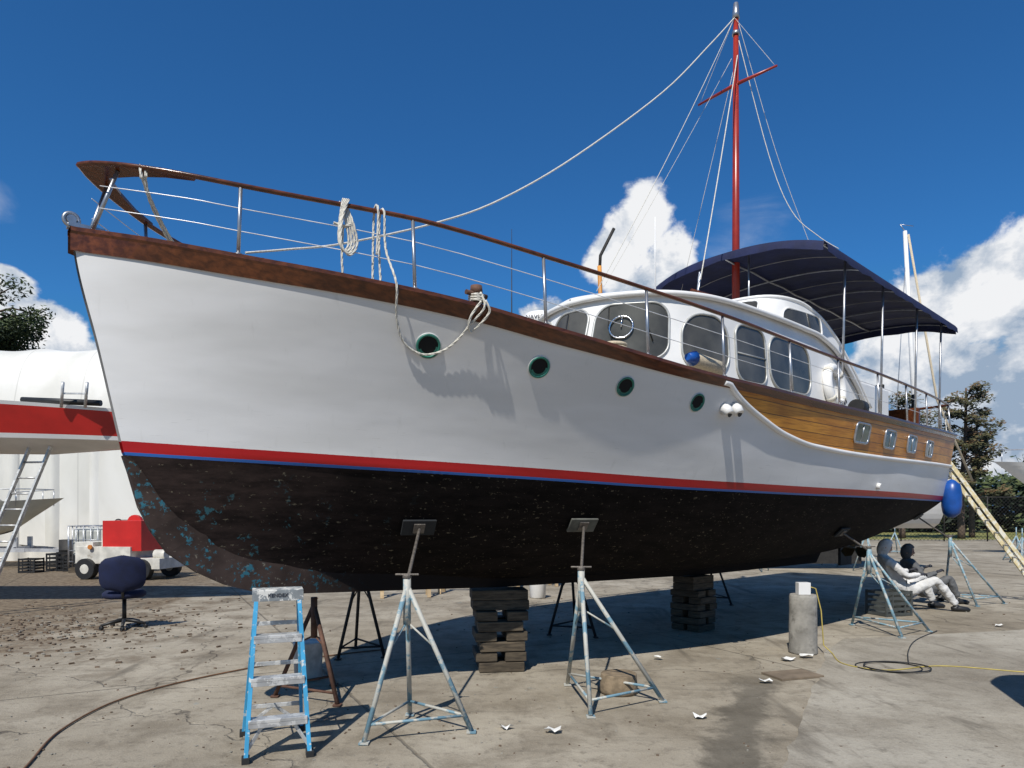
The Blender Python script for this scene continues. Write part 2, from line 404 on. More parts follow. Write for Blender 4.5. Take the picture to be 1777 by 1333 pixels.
# ------------------------------------------------------------------ railings
z_rl=pchip([-3.87,-3.05,-1.9,-.93,.11,1.53,3.6,8.07,9.6],[4.06,3.94,3.86,3.735,3.64,3.56,3.50,3.57,3.62])
b_rl=pchip([-3.90,-3.82,-3.6,-3.3,-3.05,-2.4,-1.75,-.8,0,1,2,4,6,8,9.6],[0,.12,.34,.56,.70,1.0,1.28,1.60,1.78,1.92,1.99,2.01,1.91,1.73,1.5])
w=B()
for sd in(1,-1):
    ss=[-3.90,-3.87,-3.82,-3.72,-3.6,-3.45,-3.3,-3.05,-2.7,-2.3,-1.9,-1.4,-.93,-.4,.1,.8,1.5,2.5,3.6,5,6.5,8,9.5]
    w.tube(smooth([P(s,b_rl(s)*sd,z_rl(s)) for s in ss],4),.023,0,8,flat=.75)
    w.add([P(s,b_rl(s)*sd,z_rl(s)+dz) for s in(-3.9,-3.86,-3.82,-3.72,-3.6,-3.45,-3.3) for dz in(.012,-.012)]+[P(s,max(0,b_rl(s)-k)*sd,z_rl(s)+dz) for s,k in((-3.9,0),(-3.86,.2),(-3.82,.3),(-3.72,.3),(-3.6,.15),(-3.45,.08),(-3.3,.05)) for dz in(.012,-.012)],
       [(2*i,2*i+2,14+2*i+2,14+2*i) for i in range(6)]+[(2*i+1,2*i+3,14+2*i+3,14+2*i+1) for i in range(6)]+[(14+2*i,14+2*i+2,14+2*i+3,14+2*i+1) for i in range(6)])
w.tube(smooth([P(9.5,1.5,3.62),P(9.62,1.2,3.62),P(9.7,0,3.62),P(9.62,-1.2,3.62),P(9.5,-1.5,3.62)],5),.024,0,8)
w.obj('hand_rail',M['mahog'],boat)
w=B()
for sd in(1,-1):
    for s in(-3.35,-3.05,-1.95,-.93,.12,1.15,2.4,3.6,4.9,6.2,7.4,8.5,9.45):
        if s==-3.35 and sd==1: continue
        bb=b_sh(GS(s))-.05; w.tube([P(s+.0,bb*sd,z_sh(s)+.02),P(s,b_rl(s)*sd,z_rl(s)-.01)],.014,0,8)
        w.tube([P(s,bb*sd,z_sh(s)+.02),P(s,bb*sd,z_sh(s)+.05)],.028,0,8)
    for fr in(.36,.68):
        ss=[-3.80,-3.35,-3.05,-1.95,-.93,.12,1.15,2.4,3.6,4.9,6.2,7.4,8.5,9.45]
        pt=[]
        for s in ss:
            zb=z_sh(s)+.03; bb=b_sh(GS(s))-.05
            pt.append(P(s,(bb+(b_rl(s)-bb)*fr)*sd,zb+(z_rl(s)-zb)*fr))
        w.tube(smooth(pt,3),.0035,1,5)
w.tube([P(-3.83,.05,3.61),P(-3.70,.17,4.02)],.014,0,8); w.tube([P(-3.83,-.05,3.61),P(-3.70,-.17,4.02)],.014,0,8)
w.obj('stanchions_and_lifelines',[M['steel'],mat('lifeline_wire',(.75,.75,.75),.4,.3)],boat)
w=B(); w.tube([P(-3.95+.045*math.cos(a*PI/8),.02,3.66+.045*math.sin(a*PI/8)) for a in range(16)],.014,0,6,True); w.box(P(-3.86,0,3.625),(.22,.09,.03),0); w.tube([P(-3.95,-.03,3.66),P(-3.95,.04,3.66)],.030,0,12)
w.obj('bow_roller',M['steel'],boat)
w=B(); s=-1.52; bb=b_sh(GS(s))-.02; z=z_sh(s)+.02
w.tube([P(s,bb,z),P(s,bb,z+.03),P(s,bb,z+.09),P(s,bb,z+.10),P(s,bb,z+.15)],[.055,.035,.032,.05,.045],0,12)
w.tube([P(s-.10,bb,z+.085),P(s+.10,bb,z+.085)],.02,0,8); w.obj('mooring_bitt',M['rust'],boat)
w=B()
def hp(s,z,o=.03): return P(s,hull_at(s,min(z,z_sh(s)-.005))+o,z)
zt=z_sh(-1.52)+.05
for k in range(3):
    w.rope([P(-1.52+.055*math.cos(a),bb+.055*math.sin(a),zt+.02*k) for a in [i*PI/5 for i in range(11)]],.011)
w.rope([P(-1.52,bb+.05,zt+.06),hp(-1.50,3.22,.05),hp(-1.56,3.10,.05),hp(-1.60,3.0,.035),hp(-1.68,2.91,.03),hp(-1.82,2.875,.03),hp(-1.97,2.95,.03),hp(-2.07,3.12,.035),hp(-2.13,3.32,.06),P(-2.15,b_rl(-2.15)+.03,3.6),P(-2.16,b_rl(-2.16)+.03,3.87),P(-2.16,b_rl(-2.16)-.03,3.87),P(-2.17,b_rl(-2.17)-.02,3.6),P(-2.17,b_rl(-2.17),3.36)],.009)
w.rope([hp(-1.50,3.27,.06),hp(-1.46,3.18,.06),hp(-1.54,3.05,.05),hp(-1.58,3.14,.06),hp(-1.52,3.27,.05)],.010)
w.rope([P(-2.21,b_rl(-2.21)+.03,3.55),P(-2.2,b_rl(-2.2)+.03,3.88),P(-2.2,b_rl(-2.2)-.03,3.87),P(-2.21,b_rl(-2.21)-.03,3.36)],.009)
for k in range(4):
    c=-2.43+.012*k; e=.03+.008*k
    w.rope([P(c,b_rl(c)+.03,3.93),P(c-e,b_rl(c)+.04,3.78),P(c-e-.01,b_rl(c)+.04,3.62-.01*k),P(c,b_rl(c)+.045,3.55-.01*k),P(c+e+.01,b_rl(c)+.04,3.62),P(c+e*.5,b_rl(c)+.035,3.78),P(c,b_rl(c)-.03,3.93)],.009)
w.rope([P(-2.43,b_rl(-2.43)+.03,3.73),P(-2.44,b_rl(-2.43)+.03,3.5),P(-2.43,b_rl(-2.43)+.03,3.35)],.009)
w.rope([P(-2.5,b_rl(-2.5)+.05,3.74),P(-2.43,b_rl(-2.5)+.07,3.73),P(-2.37,b_rl(-2.4)+.04,3.75)],.011)
w.rope([P(-3.60,b_rl(-3.6)+.03,3.93),P(-3.6,b_rl(-3.6),4.03),P(-3.58,b_rl(-3.6)-.04,3.98),P(-3.5,.22,3.83),P(-3.38,.1,3.70),P(-3.27,0,3.62),P(-3.1,-.05,3.58)],.010)
w.rope([P(-3.57,b_rl(-3.6)+.03,3.95),P(-3.57,b_rl(-3.6),4.03),P(-3.55,b_rl(-3.6)-.03,3.9),P(-3.46,.22,3.78),P(-3.33,.1,3.66),P(-3.2,0,3.58)],.010)
for k in range(5):
    w.rope([P(-2.9+.16*math.cos(a)+.03*k,.1+.16*math.sin(a),3.50+.02*k) for a in [i*PI/6 for i in range(13)]],.011)
w.obj('mooring_ropes',M['rope'],boat)
w=B(); w.box(P(-2.7,0,3.5),(.35,.3,.18)); w.tube([P(-2.7,-.25,3.58),P(-2.7,.25,3.58)],.07,0,12); w.obj('anchor_windlass',M['darksteel'],boat,.02)
# ------------------------------------------------------------------ cabin
plan=smooth([(1.10,0,0),(1.13,.25,0),(1.24,.55,0),(1.46,.86,0),(1.80,1.10,0),(2.3,1.24,0),(3.2,1.30,0),(4.2,1.31,0),(5.2,1.30,0),(6.3,1.24,0)],12)
arc=[0]
for a,b_ in zip(plan,plan[1:]): arc.append(arc[-1]+(b_-a).length)
fs_=pchip(arc,[q.x for q in plan]); fo_=pchip(arc,[q.y for q in plan]); TL=arc[-1]
ztop=pchip([1,4.4,4.9,5.3,5.7,6.0,6.3],[4.10,4.08,4.00,3.85,3.62,3.42,3.15])
def cab(t,z,e=0):
    sg=1 if t>=0 else -1; a=abs(t); s0=fs_(a); o0=fo_(a); fr=math.exp(-max(0,s0-1.1)/.45)
    s=s0-(4.1-z)*.30*fr; o=o0*(1+(4.1-z)*.05)
    ds=fs_(min(a+.02,TL))-fs_(max(a-.02,0)); do=fo_(min(a+.02,TL))-fo_(max(a-.02,0)); l=math.hypot(ds,do)
    return P(s-do/l*e,(o+ds/l*e)*sg,z)
w=B()
def wall(u,v):
    t=(-1+2*u)*TL; zt=ztop(fs_(abs(t))); return cab(t,2.85+(zt-2.85)*v)
w.grid(wall,120,10)
def roof(u,v):
    a=TL*u; s0=fs_(a); o0=fo_(a); ov=.05
    o=(2*v-1); z=ztop(s0)+.02
    fr=max(0,min(1,(s0-1.06)/.9)); cr=.19*(1-o*o)*math.sqrt(fr) if s0<4.4 else .19*(1-o*o)
    s=s0-ov*math.exp(-max(0,s0-1.1)/.3)
    return P(s,o*(o0+ov if a>0.02 else .01),z+cr)
w.grid(roof,90,16)
lip=[]
for i in range(161):
    t=(-1+2*i/160)*TL; zt=ztop(fs_(abs(t))); lip.append(cab(t,zt,.05))
w.tube(lip,.032,0,8)
w.obj('deckhouse',M['white'],boat)
def pane(w,fn,t0,t1,za,zb,r,mi=0,mf=1,e=.008,fr=.014):
    c=(t0+t1)/2; hw=(t1-t0)/2; cz=(za+zb)/2; hh=(zb-za)/2; rr=min(r,hw*.98,hh*.98); q=rrect(2*hw,2*hh,rr,8)
    n=24; vs=[]
    for i in range(n+1):
        x=-hw+2*hw*i/n; dx=max(0,abs(x)-(hw-rr)); y=hh-rr+math.sqrt(max(0,rr*rr-dx*dx))
        vs+= [fn(c+x,cz-y,e),fn(c+x,cz-y*.33,e),fn(c+x,cz+y*.33,e),fn(c+x,cz+y,e)]
    w.add(vs,[(4*i+k,4*i+4+k,4*i+5+k,4*i+1+k) for i in range(n) for k in range(3)],mi,True)
    w.tube([fn(c+x,cz+y,e+.004) for x,y in q],fr,mf,6,True)
def t_of_s(s):
    for i,q in enumerate(plan):
        if q.x>=s: return arc[i]
def t_of_o(o):
    for i,q in enumerate(plan):
        if q.y>=o: return arc[i]
w=B()
pane(w,cab,-.24,.28,3.38,4.0,.17); pane(w,cab,.36,t_of_o(.99),3.35,4.0,.19)
pane(w,cab,-t_of_o(.99),-.33,3.35,4.0,.19)
for sd in(1,-1):
    for a,b_,c1,c2,rr in((1.72,2.34,3.22,3.90,.27),(2.44,3.06,3.20,3.88,.16),(3.16,4.20,3.20,3.87,.24)):
        ta,tb=t_of_s(a),t_of_s(b_)
        if sd<0: ta,tb=-tb,-ta
        pane(w,cab,ta,tb,c1,c2,rr)
tE=(t_of_s(3.16)+t_of_s(4.20))/2; w.tube([cab(tE,3.22,.014),cab(tE,3.84,.014)],.012,1,6)
tD=(t_of_s(2.44)+t_of_s(3.06))/2; w.tube([cab(tD-.3,3.53,.014),cab(tD+.3,3.53,.014)],.010,1,6)
w.obj('deckhouse_windows',[M['glass'],mat('window_trim',(.42,.42,.40),.4,.3)],boat)
w=B()
for tt in(.5,.9,-.02):
    w.tube([cab(tt,3.98,.02),cab(tt+.02,3.75,.03),cab(tt+.09,3.55,.025)],.006,0,5)
w.obj('window_wipers',M['black'],boat)
w=B(); tc_=.66; c0=cab(tc_,3.72,.03)
ax=(cab(tc_+.05,3.72)-cab(tc_-.05,3.72)).normalized(); az=(cab(tc_,3.8)-cab(tc_,3.6)).normalized()
w.tube([c0+ax*.13*math.cos(k*PI/12)+az*.13*math.sin(k*PI/12) for k in range(24)],.010,0,6,True)
w.tube([c0,c0+az*.12],.008,0); w.obj('clear_view_screen',M['chrome'],boat)
w=B()
for sd in(1,-1):
    w.tube(smooth([P(2.0,1.02*sd,4.22),P(2.6,1.08*sd,4.22),P(3.6,1.12*sd,4.2),P(4.3,1.12*sd,4.18)],4),.018,0,8)
    for s in(2.05,2.8,3.5,4.25): w.tube([P(s,1.08*sd,4.05),P(s,1.08*sd,4.21)],.014,0,6)
w.obj('roof_grab_rail',M['mahog'],boat)
fplan=smooth([(3.75,0,0),(3.77,.4,0),(3.87,.78,0),(4.10,1.0,0),(4.5,1.1,0),(5.2,1.14,0),(6.0,1.14,0),(6.6,1.12,0)],10)
farc=[0]
for a,b_ in zip(fplan,fplan[1:]): farc.append(farc[-1]+(b_-a).length)
ffs=pchip(farc,[q.x for q in fplan]); ffo=pchip(farc,[q.y for q in fplan]); FL=farc[-1]
fzt=pchip([3.7,4.5,5.0,5.5,6.0,6.6],[4.60,4.58,4.48,4.24,3.85,3.3])
def fly(t,z,e=0):
    sg=1 if t>=0 else -1; a=abs(t); s0=ffs(a); o0=ffo(a); fr=math.exp(-max(0,s0-3.75)/.4)
    s=s0-(4.5-z)*.7*fr; ds=ffs(min(a+.02,FL))-ffs(max(a-.02,0)); do=ffo(min(a+.02,FL))-ffo(max(a-.02,0)); l=math.hypot(ds,do)
    return P(s-do/l*e,(o0*(1+(4.5-z)*.1)+ds/l*e)*sg,z)
def fb_(u): 
    zt=fzt(ffs(abs(-1+2*u)*FL)); return min(4.0,zt-.15),zt
w=B(); w.grid(lambda u,v: fly((-1+2*u)*FL,fb_(u)[0]+(fb_(u)[1]-fb_(u)[0])*v),80,6)
w.tube([fly((-1+2*i/80)*FL,fb_(i/80)[1]) for i in range(81)],.025,0,8)
w.obj('flybridge_coaming',M['white'],boat)
w=B()
def tf(s):
    for i,q in enumerate(fplan):
        if q.x>=s: return farc[i]
pane(w,fly,.05,.85,4.24,4.54,.06); pane(w,fly,-.85,-.05,4.24,4.54,.06)
for sd in(1,-1):
    a,b_=tf(4.15),tf(5.0)
    if sd<0: a,b_=-b_,-a
    pane(w,fly,a,b_,4.13,4.45,.12)
w.obj('flybridge_windows',[M['glass'],M['white']],boat)
w=B()
w.box(P(5.9,0,3.30),(3.6,2.3,.9),0); w.box(P(4.9,.3,4.2),(.5,.6,.5),0); w.box(P(5.6,-.3,4.15),(.5,1.2,.45),0); w.box(P(6.6,.2,3.9),(.6,.5,.35),1)
w.obj('aft_cabin_trunk',[M['white'],M['navy']],boat,.06)
w=B()
for s,o,zz in((7.3,.9,3.0),(7.6,-.4,3.0),(8.3,.5,3.0)):
    w.box(P(s,o,zz+.3),(.45,.45,.08),0); w.box(P(s+.2,o,zz+.55),(.06,.45,.5),0)
    for a in(-.18,.18):
        for b_ in(-.18,.18): w.tube([P(s+a,o+b_,zz),P(s+a,o+b_,zz+.3)],.015,0,6)
w.obj('deck_chairs',M['darksteel'],boat)
w=B(); p0=P(4.95,1.40,3.42); nrm=Vector((.05,-1,.12)).normalized(); ax=Vector((1,.05,0)).normalized(); up=nrm.cross(ax)
if up.z<0: up=-up
w.tube([p0+ax*.26*math.cos(k*PI/16)+up*.26*math.sin(k*PI/16) for k in range(32)],.065,0,10,True)
for k in range(4):
    th=PI/4+k*PI/2; c=p0+ax*.26*math.cos(th)+up*.26*math.sin(th); tg=(-ax*math.sin(th)+up*math.cos(th))
    w.tube([c-tg*.03,c+tg*.03],.070,1,10)
w.obj('life_ring',[M['white'],M['rope']],boat)
def text(s,name,loc,R,size,mt,parent=None,ex=.002):
    cu=bpy.data.curves.new(name,'FONT'); cu.body=s; cu.size=size; cu.extrude=ex; cu.align_x='CENTER'; cu.align_y='CENTER'; cu.materials.append(mt)
    o=bpy.data.objects.new(name,cu); scene.collection.objects.link(o)
    if parent: o.parent=parent
    M4=R.to_4x4(); M4.translation=Vector(loc); o.matrix_local=M4; return o
dk_=mat('dark_lettering',(.02,.02,.03),.6)
for i,chh in enumerate('STAS'):
    th=math.radians(-118+19*i+8); c=p0+ax*.265*math.cos(th)+up*.265*math.sin(th)+nrm*.07
    tg=(-ax*math.sin(th)+up*math.cos(th)); rd=nrm.cross(tg)
    text(chh,'life_ring_letter',c,Matrix((tg,-rd if rd.dot(p0-c)<0 else rd,nrm)).transposed(),.11,dk_,boat)
w=B(); w.tube([P(.95,1.72,3.16),P(1.0,1.70,3.16),P(1.55,1.66,3.15),P(1.6,1.66,3.15)],[.03,.075,.075,.03],0,12); w.tube([P(.88,1.72,3.165),P(.985,1.71,3.165)],[.035,.077],1,12)
for k in range(4): w.tube([P(.45+.12*math.cos(a*PI/8),1.15+.12*math.sin(a*PI/8),3.20+.035*k) for a in range(16)],.02,2,6,True)
w.obj('rolled_fender_and_coil',[M['ropetan'],M['blueplastic'],M['ropetan']],boat)
w=B(); w.tube([P(5.1,1.62,3.12),P(5.3,1.62,3.12)],[.11,.11],0,16); w.obj('exhaust_vent',M['black'],boat)
w=B(); w.tube([P(2.55,-.8,4.1),P(2.5,-.8,5.1)],.03,0); w.tube([P(2.5,-.8,5.0),P(2.52,-.8,5.25),P(2.6,-.62,5.6)],.022,1); w.obj('boat_hook_pole',[M['orange'],M['darksteel']],boat)
w=B(); w.tube([P(1.95,.55,4.15),P(1.95,.55,5.2)],[.012,.006],0); w.tube([P(1.48,-1.5,3.0),P(1.48,-1.5,3.9),P(1.48,-1.5,5.55)],[.012,.010,.003],1); w.obj('whip_antennas',[M['white'],M['darksteel']],boat)
w=B(); w.lathe([(.05,0),(.22,.02),(.25,.07),(.25,.13),(.20,.2),(.08,.235),(.01,.24)],P(1.40,-.85,4.02)); w.tube([P(1.40,-.85,3.8),P(1.40,-.85,4.04)],.05); w.obj('radar_dome',M['white'],boat)
text('NAVERO','radar_lettering',P(1.19,-.70,4.125),Matrix((Vector((.55,-.83,0)).normalized(),Vector((0,0,1)),Vector((-.83,-.55,0)).normalized())).transposed(),.075,dk_,boat)
# ------------------------------------------------------------------ mast and rigging
w=B(); w.tube([P(4.74,0,3.3),P(4.74,0,6.0),P(4.74,0,9.2)],[.062,.055,.038],0,14)
w.tube([P(4.74,-.66,8.17),P(4.74,0,8.2),P(4.74,.66,8.17)],[.016,.028,.016],0,8)
w.tube([P(4.74,0,9.2),P(4.74,0,9.28),P(4.74,0,9.44)],[.055,.055,.035],1,10); w.tube([P(4.74,0,8.95),P(4.74,0,9.0)],.06,1,10)
w.obj('mast',[M['mastred'],M['steel']],boat)
w=B(); top=P(4.70,0,9.2)
w.tube(smooth([top,P(3.99,0,8.45),P(2.87,0,7.32),P(1.157,0,5.87),P(-.02,0,5.0),P(-.85,0,4.52),P(-1.86,0,4.05),P(-2.39,0,3.86),P(-2.75,0,3.74)],6),.009,0,6)
def sag(a,b_,k,r,n=14):
    a=Vector(a);b_=Vector(b_); w.tube([a.lerp(b_,i/n)+Vector((0,0,-4*k*(i/n)*(1-i/n))) for i in range(n+1)],r,0,5)
sag(top,P(1.52,0,4.35),.1,.005); sag(P(4.7,.05,8.6),P(2.45,.8,4.24),.06,.008); sag(P(4.7,-.05,8.6),P(2.2,-.9,4.2),.05,.003)
sag(top,P(4.74,-.62,8.2),.0,.003); sag(P(4.74,.62,8.2),top,.0,.003)
w.tube(smooth([P(4.78,.02,8.9),P(4.9,.45,7.0),P(5.0,.75,6.1),P(5.1,1.1,5.65),P(5.2,1.35,5.42)],6),.006,0,5)
w.tube(smooth([P(4.78,.02,9.15),P(5.2,.4,7.2),P(5.6,.7,5.9),P(5.7,.85,5.4)],6),.004,0,5)
sag(P(4.74,-.02,8.5),P(4.74,-1.6,3.2),.0,.004)
w.obj('rigging',M['rope'],boat)
w=B(); w.rope([P(2.55,.78,4.62),P(2.5,.79,4.4),P(2.45,.8,4.2)],.018); w.obj('shroud_chain',M['steel'],boat)
# ------------------------------------------------------------------ canopy
S0,S1,HW=4.40,9.95,1.50
def can(u,v,dz=0):
    s=S0+(S1-S0)*u; o=(2*v-1); z=5.28-.13*u+.20*(1-abs(o)**2.6)+.035*math.cos(u*6*2*PI)*(1-o*o)*.3-.10*(o<0)*abs(o)**3
    bow_=.10*(1-o*o)*(1-u*2) if u<.5 else 0
    return P(s-bow_,o*HW,z+dz)
w=B(); w.grid(can,48,24)
def val(pf,q0,q1,n,drop,outv):
    vs=[]
    for i in range(n+1):
        a=Vector(pf(i/n)); wv=.012*math.sin(i*1.7); o=Vector(outv)
        vs+=[a,a+o*.035+Vector((0,0,-.05)),a+o*(.045+wv)+Vector((0,0,-drop-.01*math.sin(i*.9)))]
    w.add(vs,[(3*i+k,3*i+3+k,3*i+4+k,3*i+1+k) for i in range(n) for k in range(2)],0,True)
val(lambda k:can(k,1),0,1,48,.15,(0,-1,0)); val(lambda k:can(k,0),0,1,48,.15,(0,1,0)); val(lambda k:can(0,k),0,1,24,.13,(-1,0,0)); val(lambda k:can(1,k),0,1,24,.15,(1,0,0))
w.obj('canvas_top',M['navy'],boat)
w=B()
for k in range(9):
    u=.01+.98*k/8; w.tube([can(u,v/14,-.03) for v in range(15)],.012 if k%2==0 else .006,0 if k%2==0 else 1,6)
for v in(.02,.5,.98): w.tube([can(u/12,v,-.03) for u in range(13)],.014,0,6)
for sd in(1,-1):
    for s in(5.2,6.6,8.1,9.35):
        uu=(s-S0)/(S1-S0); tp=can(uu,.5+.48*sd,-.02); w.tube([P(s,1.40*sd,3.0 if s>6 else 3.4),tp],.018,0,8)
w.tube([P(4.5,.35,4.2),can(.03,.62,-.02)],.016,0,8)
w.obj('canopy_frame',[M['steel'],mat('seam_tape',(.25,.25,.25),.8)],boat)
w=B(); c=P(9.55,1.55,1.9)
w.lathe([(.02,.36),(.06,.34),(.14,.26),(.165,.12),(.165,-.12),(.14,-.26),(.06,-.33),(.02,-.34)],c,0,16); w.tube([c+Vector((0,0,.34)),P(9.5,1.45,3.5)],.008,1,6)
w.obj('stern_fender',[M['blueplastic'],M['rope']],boat)
w=B()
w.box(P(9.3,0,3.3),(.1,2.2,.6),0); w.tube([P(9.6,.9,3.1),P(9.6,.9,3.9)],.04,1,8)
w.obj('stern_seat_back',[M['mahog'],M['darksteel']],boat,.02)
# ------------------------------------------------------------------ boat stands
def stand(feet,top,pad,matp,padm):
    e=empty('boat_stand',(top[0],top[1],0)); T=Vector(top); o=Vector((top[0],top[1],0)); w=B()
    F=[Vector((a,b_,.02)) for a,b_ in feet]
    for f in F: w.tube([T-Vector((0,0,.02))-o,f-o],.019,0,8); w.box(f-o-Vector((0,0,.008)),(.07,.07,.012),0)
    lo=[T.lerp(f,.90) for f in F]
    for i in range(3): w.tube([lo[i]-o,lo[(i+1)%3]-o],.012,0,6)
    w.tube([T-Vector((0,0,.32))-o,T+Vector((0,0,.04))-o],.030,0,10)
    for f in F: w.tube([T.lerp(f,.45)-o,Vector((T.x,T.y,T.z-.3))-o],.008,0,6)
    w.obj('tripod',matp,e)
    if pad:
        pp,n=pad; pp=Vector(pp); n=Vector(n).normalized(); q=B(); base=T
        q.tube([base-o,pp+n*.06-o],.014,0,10); q.tube([base+Vector((0,0,.03))-o,base+Vector((0,0,.06))-o],.035,0,10); q.tube([base+Vector((-.09,0,.06))-o,base+Vector((.09,0,.06))-o],.009,0,6)
        a=n.cross(Vector((0,0,1))).normalized(); c=a.cross(n); R=Matrix((a,c,n)).transposed()
        q.box(pp+n*.030-o,(.30,.16,.022),1,R); q.box(pp+n*.046-o,(.1,.1,.015),0,R)
        q.obj('screw_post_and_pad',[M['rod'],padm],e,.004)
def pad_at(s,z,side=1):
    p_,a,c,n=hull_frame(s,z)
    if side<0: p_=Vector((p_.x,-p_.y,p_.z)); n=Vector((n.x,-n.y,n.z))
    wv=L2W(p_); nw=Vector((n.x*CT-n.y*ST,n.x*ST+n.y*CT,n.z)); return (wv,nw)
padd=mat('dark_pad_plywood',(.012,.014,.016),.8); padw=mat('plywood_pad',(.10,.10,.085),.8,0,.3,9)
mixst=mat('streaky_stand_paint',(.44,.43,.38),.6,0,.15,5,.15,60,(.14,.25,.31),(.50,.56),5)
stand([(-1.053,4.925),(-.304,5.18),(-.83,5.62)],(-.80,5.27,1.12),pad_at(-1.43,1.54),mixst,padd)
stand([(.633,5.56),(1.31,6.02),(.53,6.60)],(.60,6.0,1.12),pad_at(.12,1.55),mixst,padw)
stand([(4.99,10.15),(5.12,9.08),(5.77,9.57)],(4.98,9.65,1.12),pad_at(5.0,1.40),M['standblue'],padd)
stand([(8.17,12.15),(8.9,12.5),(8.1,12.95)],(7.92,12.5,1.18),pad_at(8.9,1.60),M['standblue'],padw)
stand([(-2.12,6.19),(-1.49,5.9),(-1.70,6.6)],(-1.76,6.15,.86),None,M['rust'],padd)
stand([(-1.95,7.75),(-1.45,7.85),(-1.9,8.4)],(-1.75,8.0,1.12),pad_at(-1.2,1.5,-1),M['darksteel'],padd)
stand([(.5,9.3),(1.1,9.1),(.9,9.8)],(.8,9.4,1.12),pad_at(1.4,1.4,-1),M['darksteel'],padd)
stand([(3.3,12.6),(3.9,12.3),(3.8,13.1)],(3.6,12.6,1.12),pad_at(5.2,1.4,-1),M['darksteel'],padd)
def blocks(s,zt,wd=.50,rz=8,nm='keel_block_stack'):
    c=L2W(P(s,0,0)); e=empty(nm,(c.x,c.y,0),math.radians(rz)); w=B(); n=8; h=zt/n
    for k in range(n):
        j=lambda:random.uniform(-.012,.012)
        if k>=n-2: w.box((j(),0,h*(k+.5)),(wd+.09,.34,h*.97))
        elif k%2: 
            for q in(-.16,.16): w.box((q*wd/.5+j(),j(),h*(k+.5)),(wd*.44,.46,h*.9))
        else:
            for q in(-.14,.14): w.box((j(),q+j(),h*(k+.5)),(wd-.03,.2,h*.93))
    w.obj('timbers',M['timber'],e,.008)
blocks(-.05,.845); blocks(3.6,.765,.42,42)
# ------------------------------------------------------------------ step ladder
e=empty('blue_step_ladder',(-1.67,4.93,0)); o=Vector((-1.67,4.93,0))
FL_,FR_=Vector((-1.757,4.56,0)),Vector((-1.375,4.70,0)); BL_,BR_=Vector((-1.99,5.12,0)),Vector((-1.60,5.26,0))
TC=Vector((-1.67,4.93,1.09)); ax=(FR_-FL_).normalized(); fw=Vector((ax.y,-ax.x,0))
TL_,TR_=TC-ax*.14+fw*.05,TC+ax*.14+fw*.05; UL,UR=TC-ax*.14-fw*.06,TC+ax*.14-fw*.06
w=B()
for a,b_ in((FL_,TL_),(FR_,TR_)): w.bar(a-o,b_-o,.028,.065,0,up=fw)
for a,b_ in((BL_,UL),(BR_,UR)): w.bar(a-o,b_-o,.024,.045,0,up=fw)
for k in(.235,.475,.73):
    l=FL_.lerp(TL_,k); r=FR_.lerp(TR_,k); w.bar(l-o,r-o,.10,.022,1); w.bar(l-o+fw*.045-Vector((0,0,.02)),r-o+fw*.045-Vector((0,0,.02)),.006,.045,1)
for k in(.2,.5,.78):
    w.bar(BL_.lerp(UL,k)-o,BR_.lerp(UR,k)-o,.012,.03,1)
w.bar(BL_.lerp(UL,.05)-o,(BL_.lerp(UL,.2)+BR_.lerp(UR,.2))/2-o,.01,.025,1); w.bar(BR_.lerp(UR,.05)-o,(BL_.lerp(UL,.2)+BR_.lerp(UR,.2))/2-o,.01,.025,1)
for k,(a,ta) in((0,(FL_,TL_)),(1,(FR_,TR_))):
    l=a.lerp(ta,.235); mid=(FL_.lerp(TL_,.06) if k==0 else FR_.lerp(TR_,.06)); inw=ax if k==0 else -ax; w.bar(mid-o,l-o+inw*.1-Vector((0,0,.02)),.008,.025,1)
for a,b_ in((FL_,BL_),(FR_,BR_)):
    ta=TL_ if a is FL_ else TR_; ub=UL if a is FL_ else UR; w.bar(a.lerp(ta,.5)-o,b_.lerp(ub,.5)-o,.004,.02,1)
R=Matrix((ax,-fw,Vector((0,0,1)))).transposed()
w.box(TC-o+Vector((0,0,.01)),(.34,.19,.022),3,R); w.box(TC-o+fw*.094-Vector((0,0,.02)),(.34,.006,.075),3,R); w.box(TC-o-fw*.09-Vector((0,0,.02)),(.34,.006,.06),3,R)
for f in(FL_,FR_,BL_,BR_): w.box(f-o+Vector((0,0,.02)),(.05,.08,.04),2,R)
w.obj('ladder_frame',[M['ladderblue'],M['alu'],M['rubber'],mat('paint_splattered_top',(.22,.24,.25),.7,0,.2,8,.3,60,(.62,.61,.57),(.50,.54),16)],e,.003)
text('KENDEX','ladder_label',TC-o+fw*.099-Vector((0,0,.018)),Matrix((ax,Vector((0,0,1)),fw)).transposed(),.035,dk_,e)
e=empty('extension_ladder',(9.9,12.9,0)); o=Vector((9.9,12.9,0)); w=B()
A0,A1=Vector((9.95,12.7,0)),Vector((7.75,12.75,3.0)); Bo=Vector((.10,.36,0))
w.bar(A0-o,A1-o,.03,.075,0,up=(.8,0,.6)); w.bar(A0+Bo-o,A1+Bo-o,.03,.075,0,up=(.8,0,.6))
for k in range(13):
    q=A0.lerp(A1,.04+k*.077); w.tube([q-o,q+Bo-o],.016,1,8)
w.obj('rails_and_rungs',[M['yellowfg'],M['alu']],e)
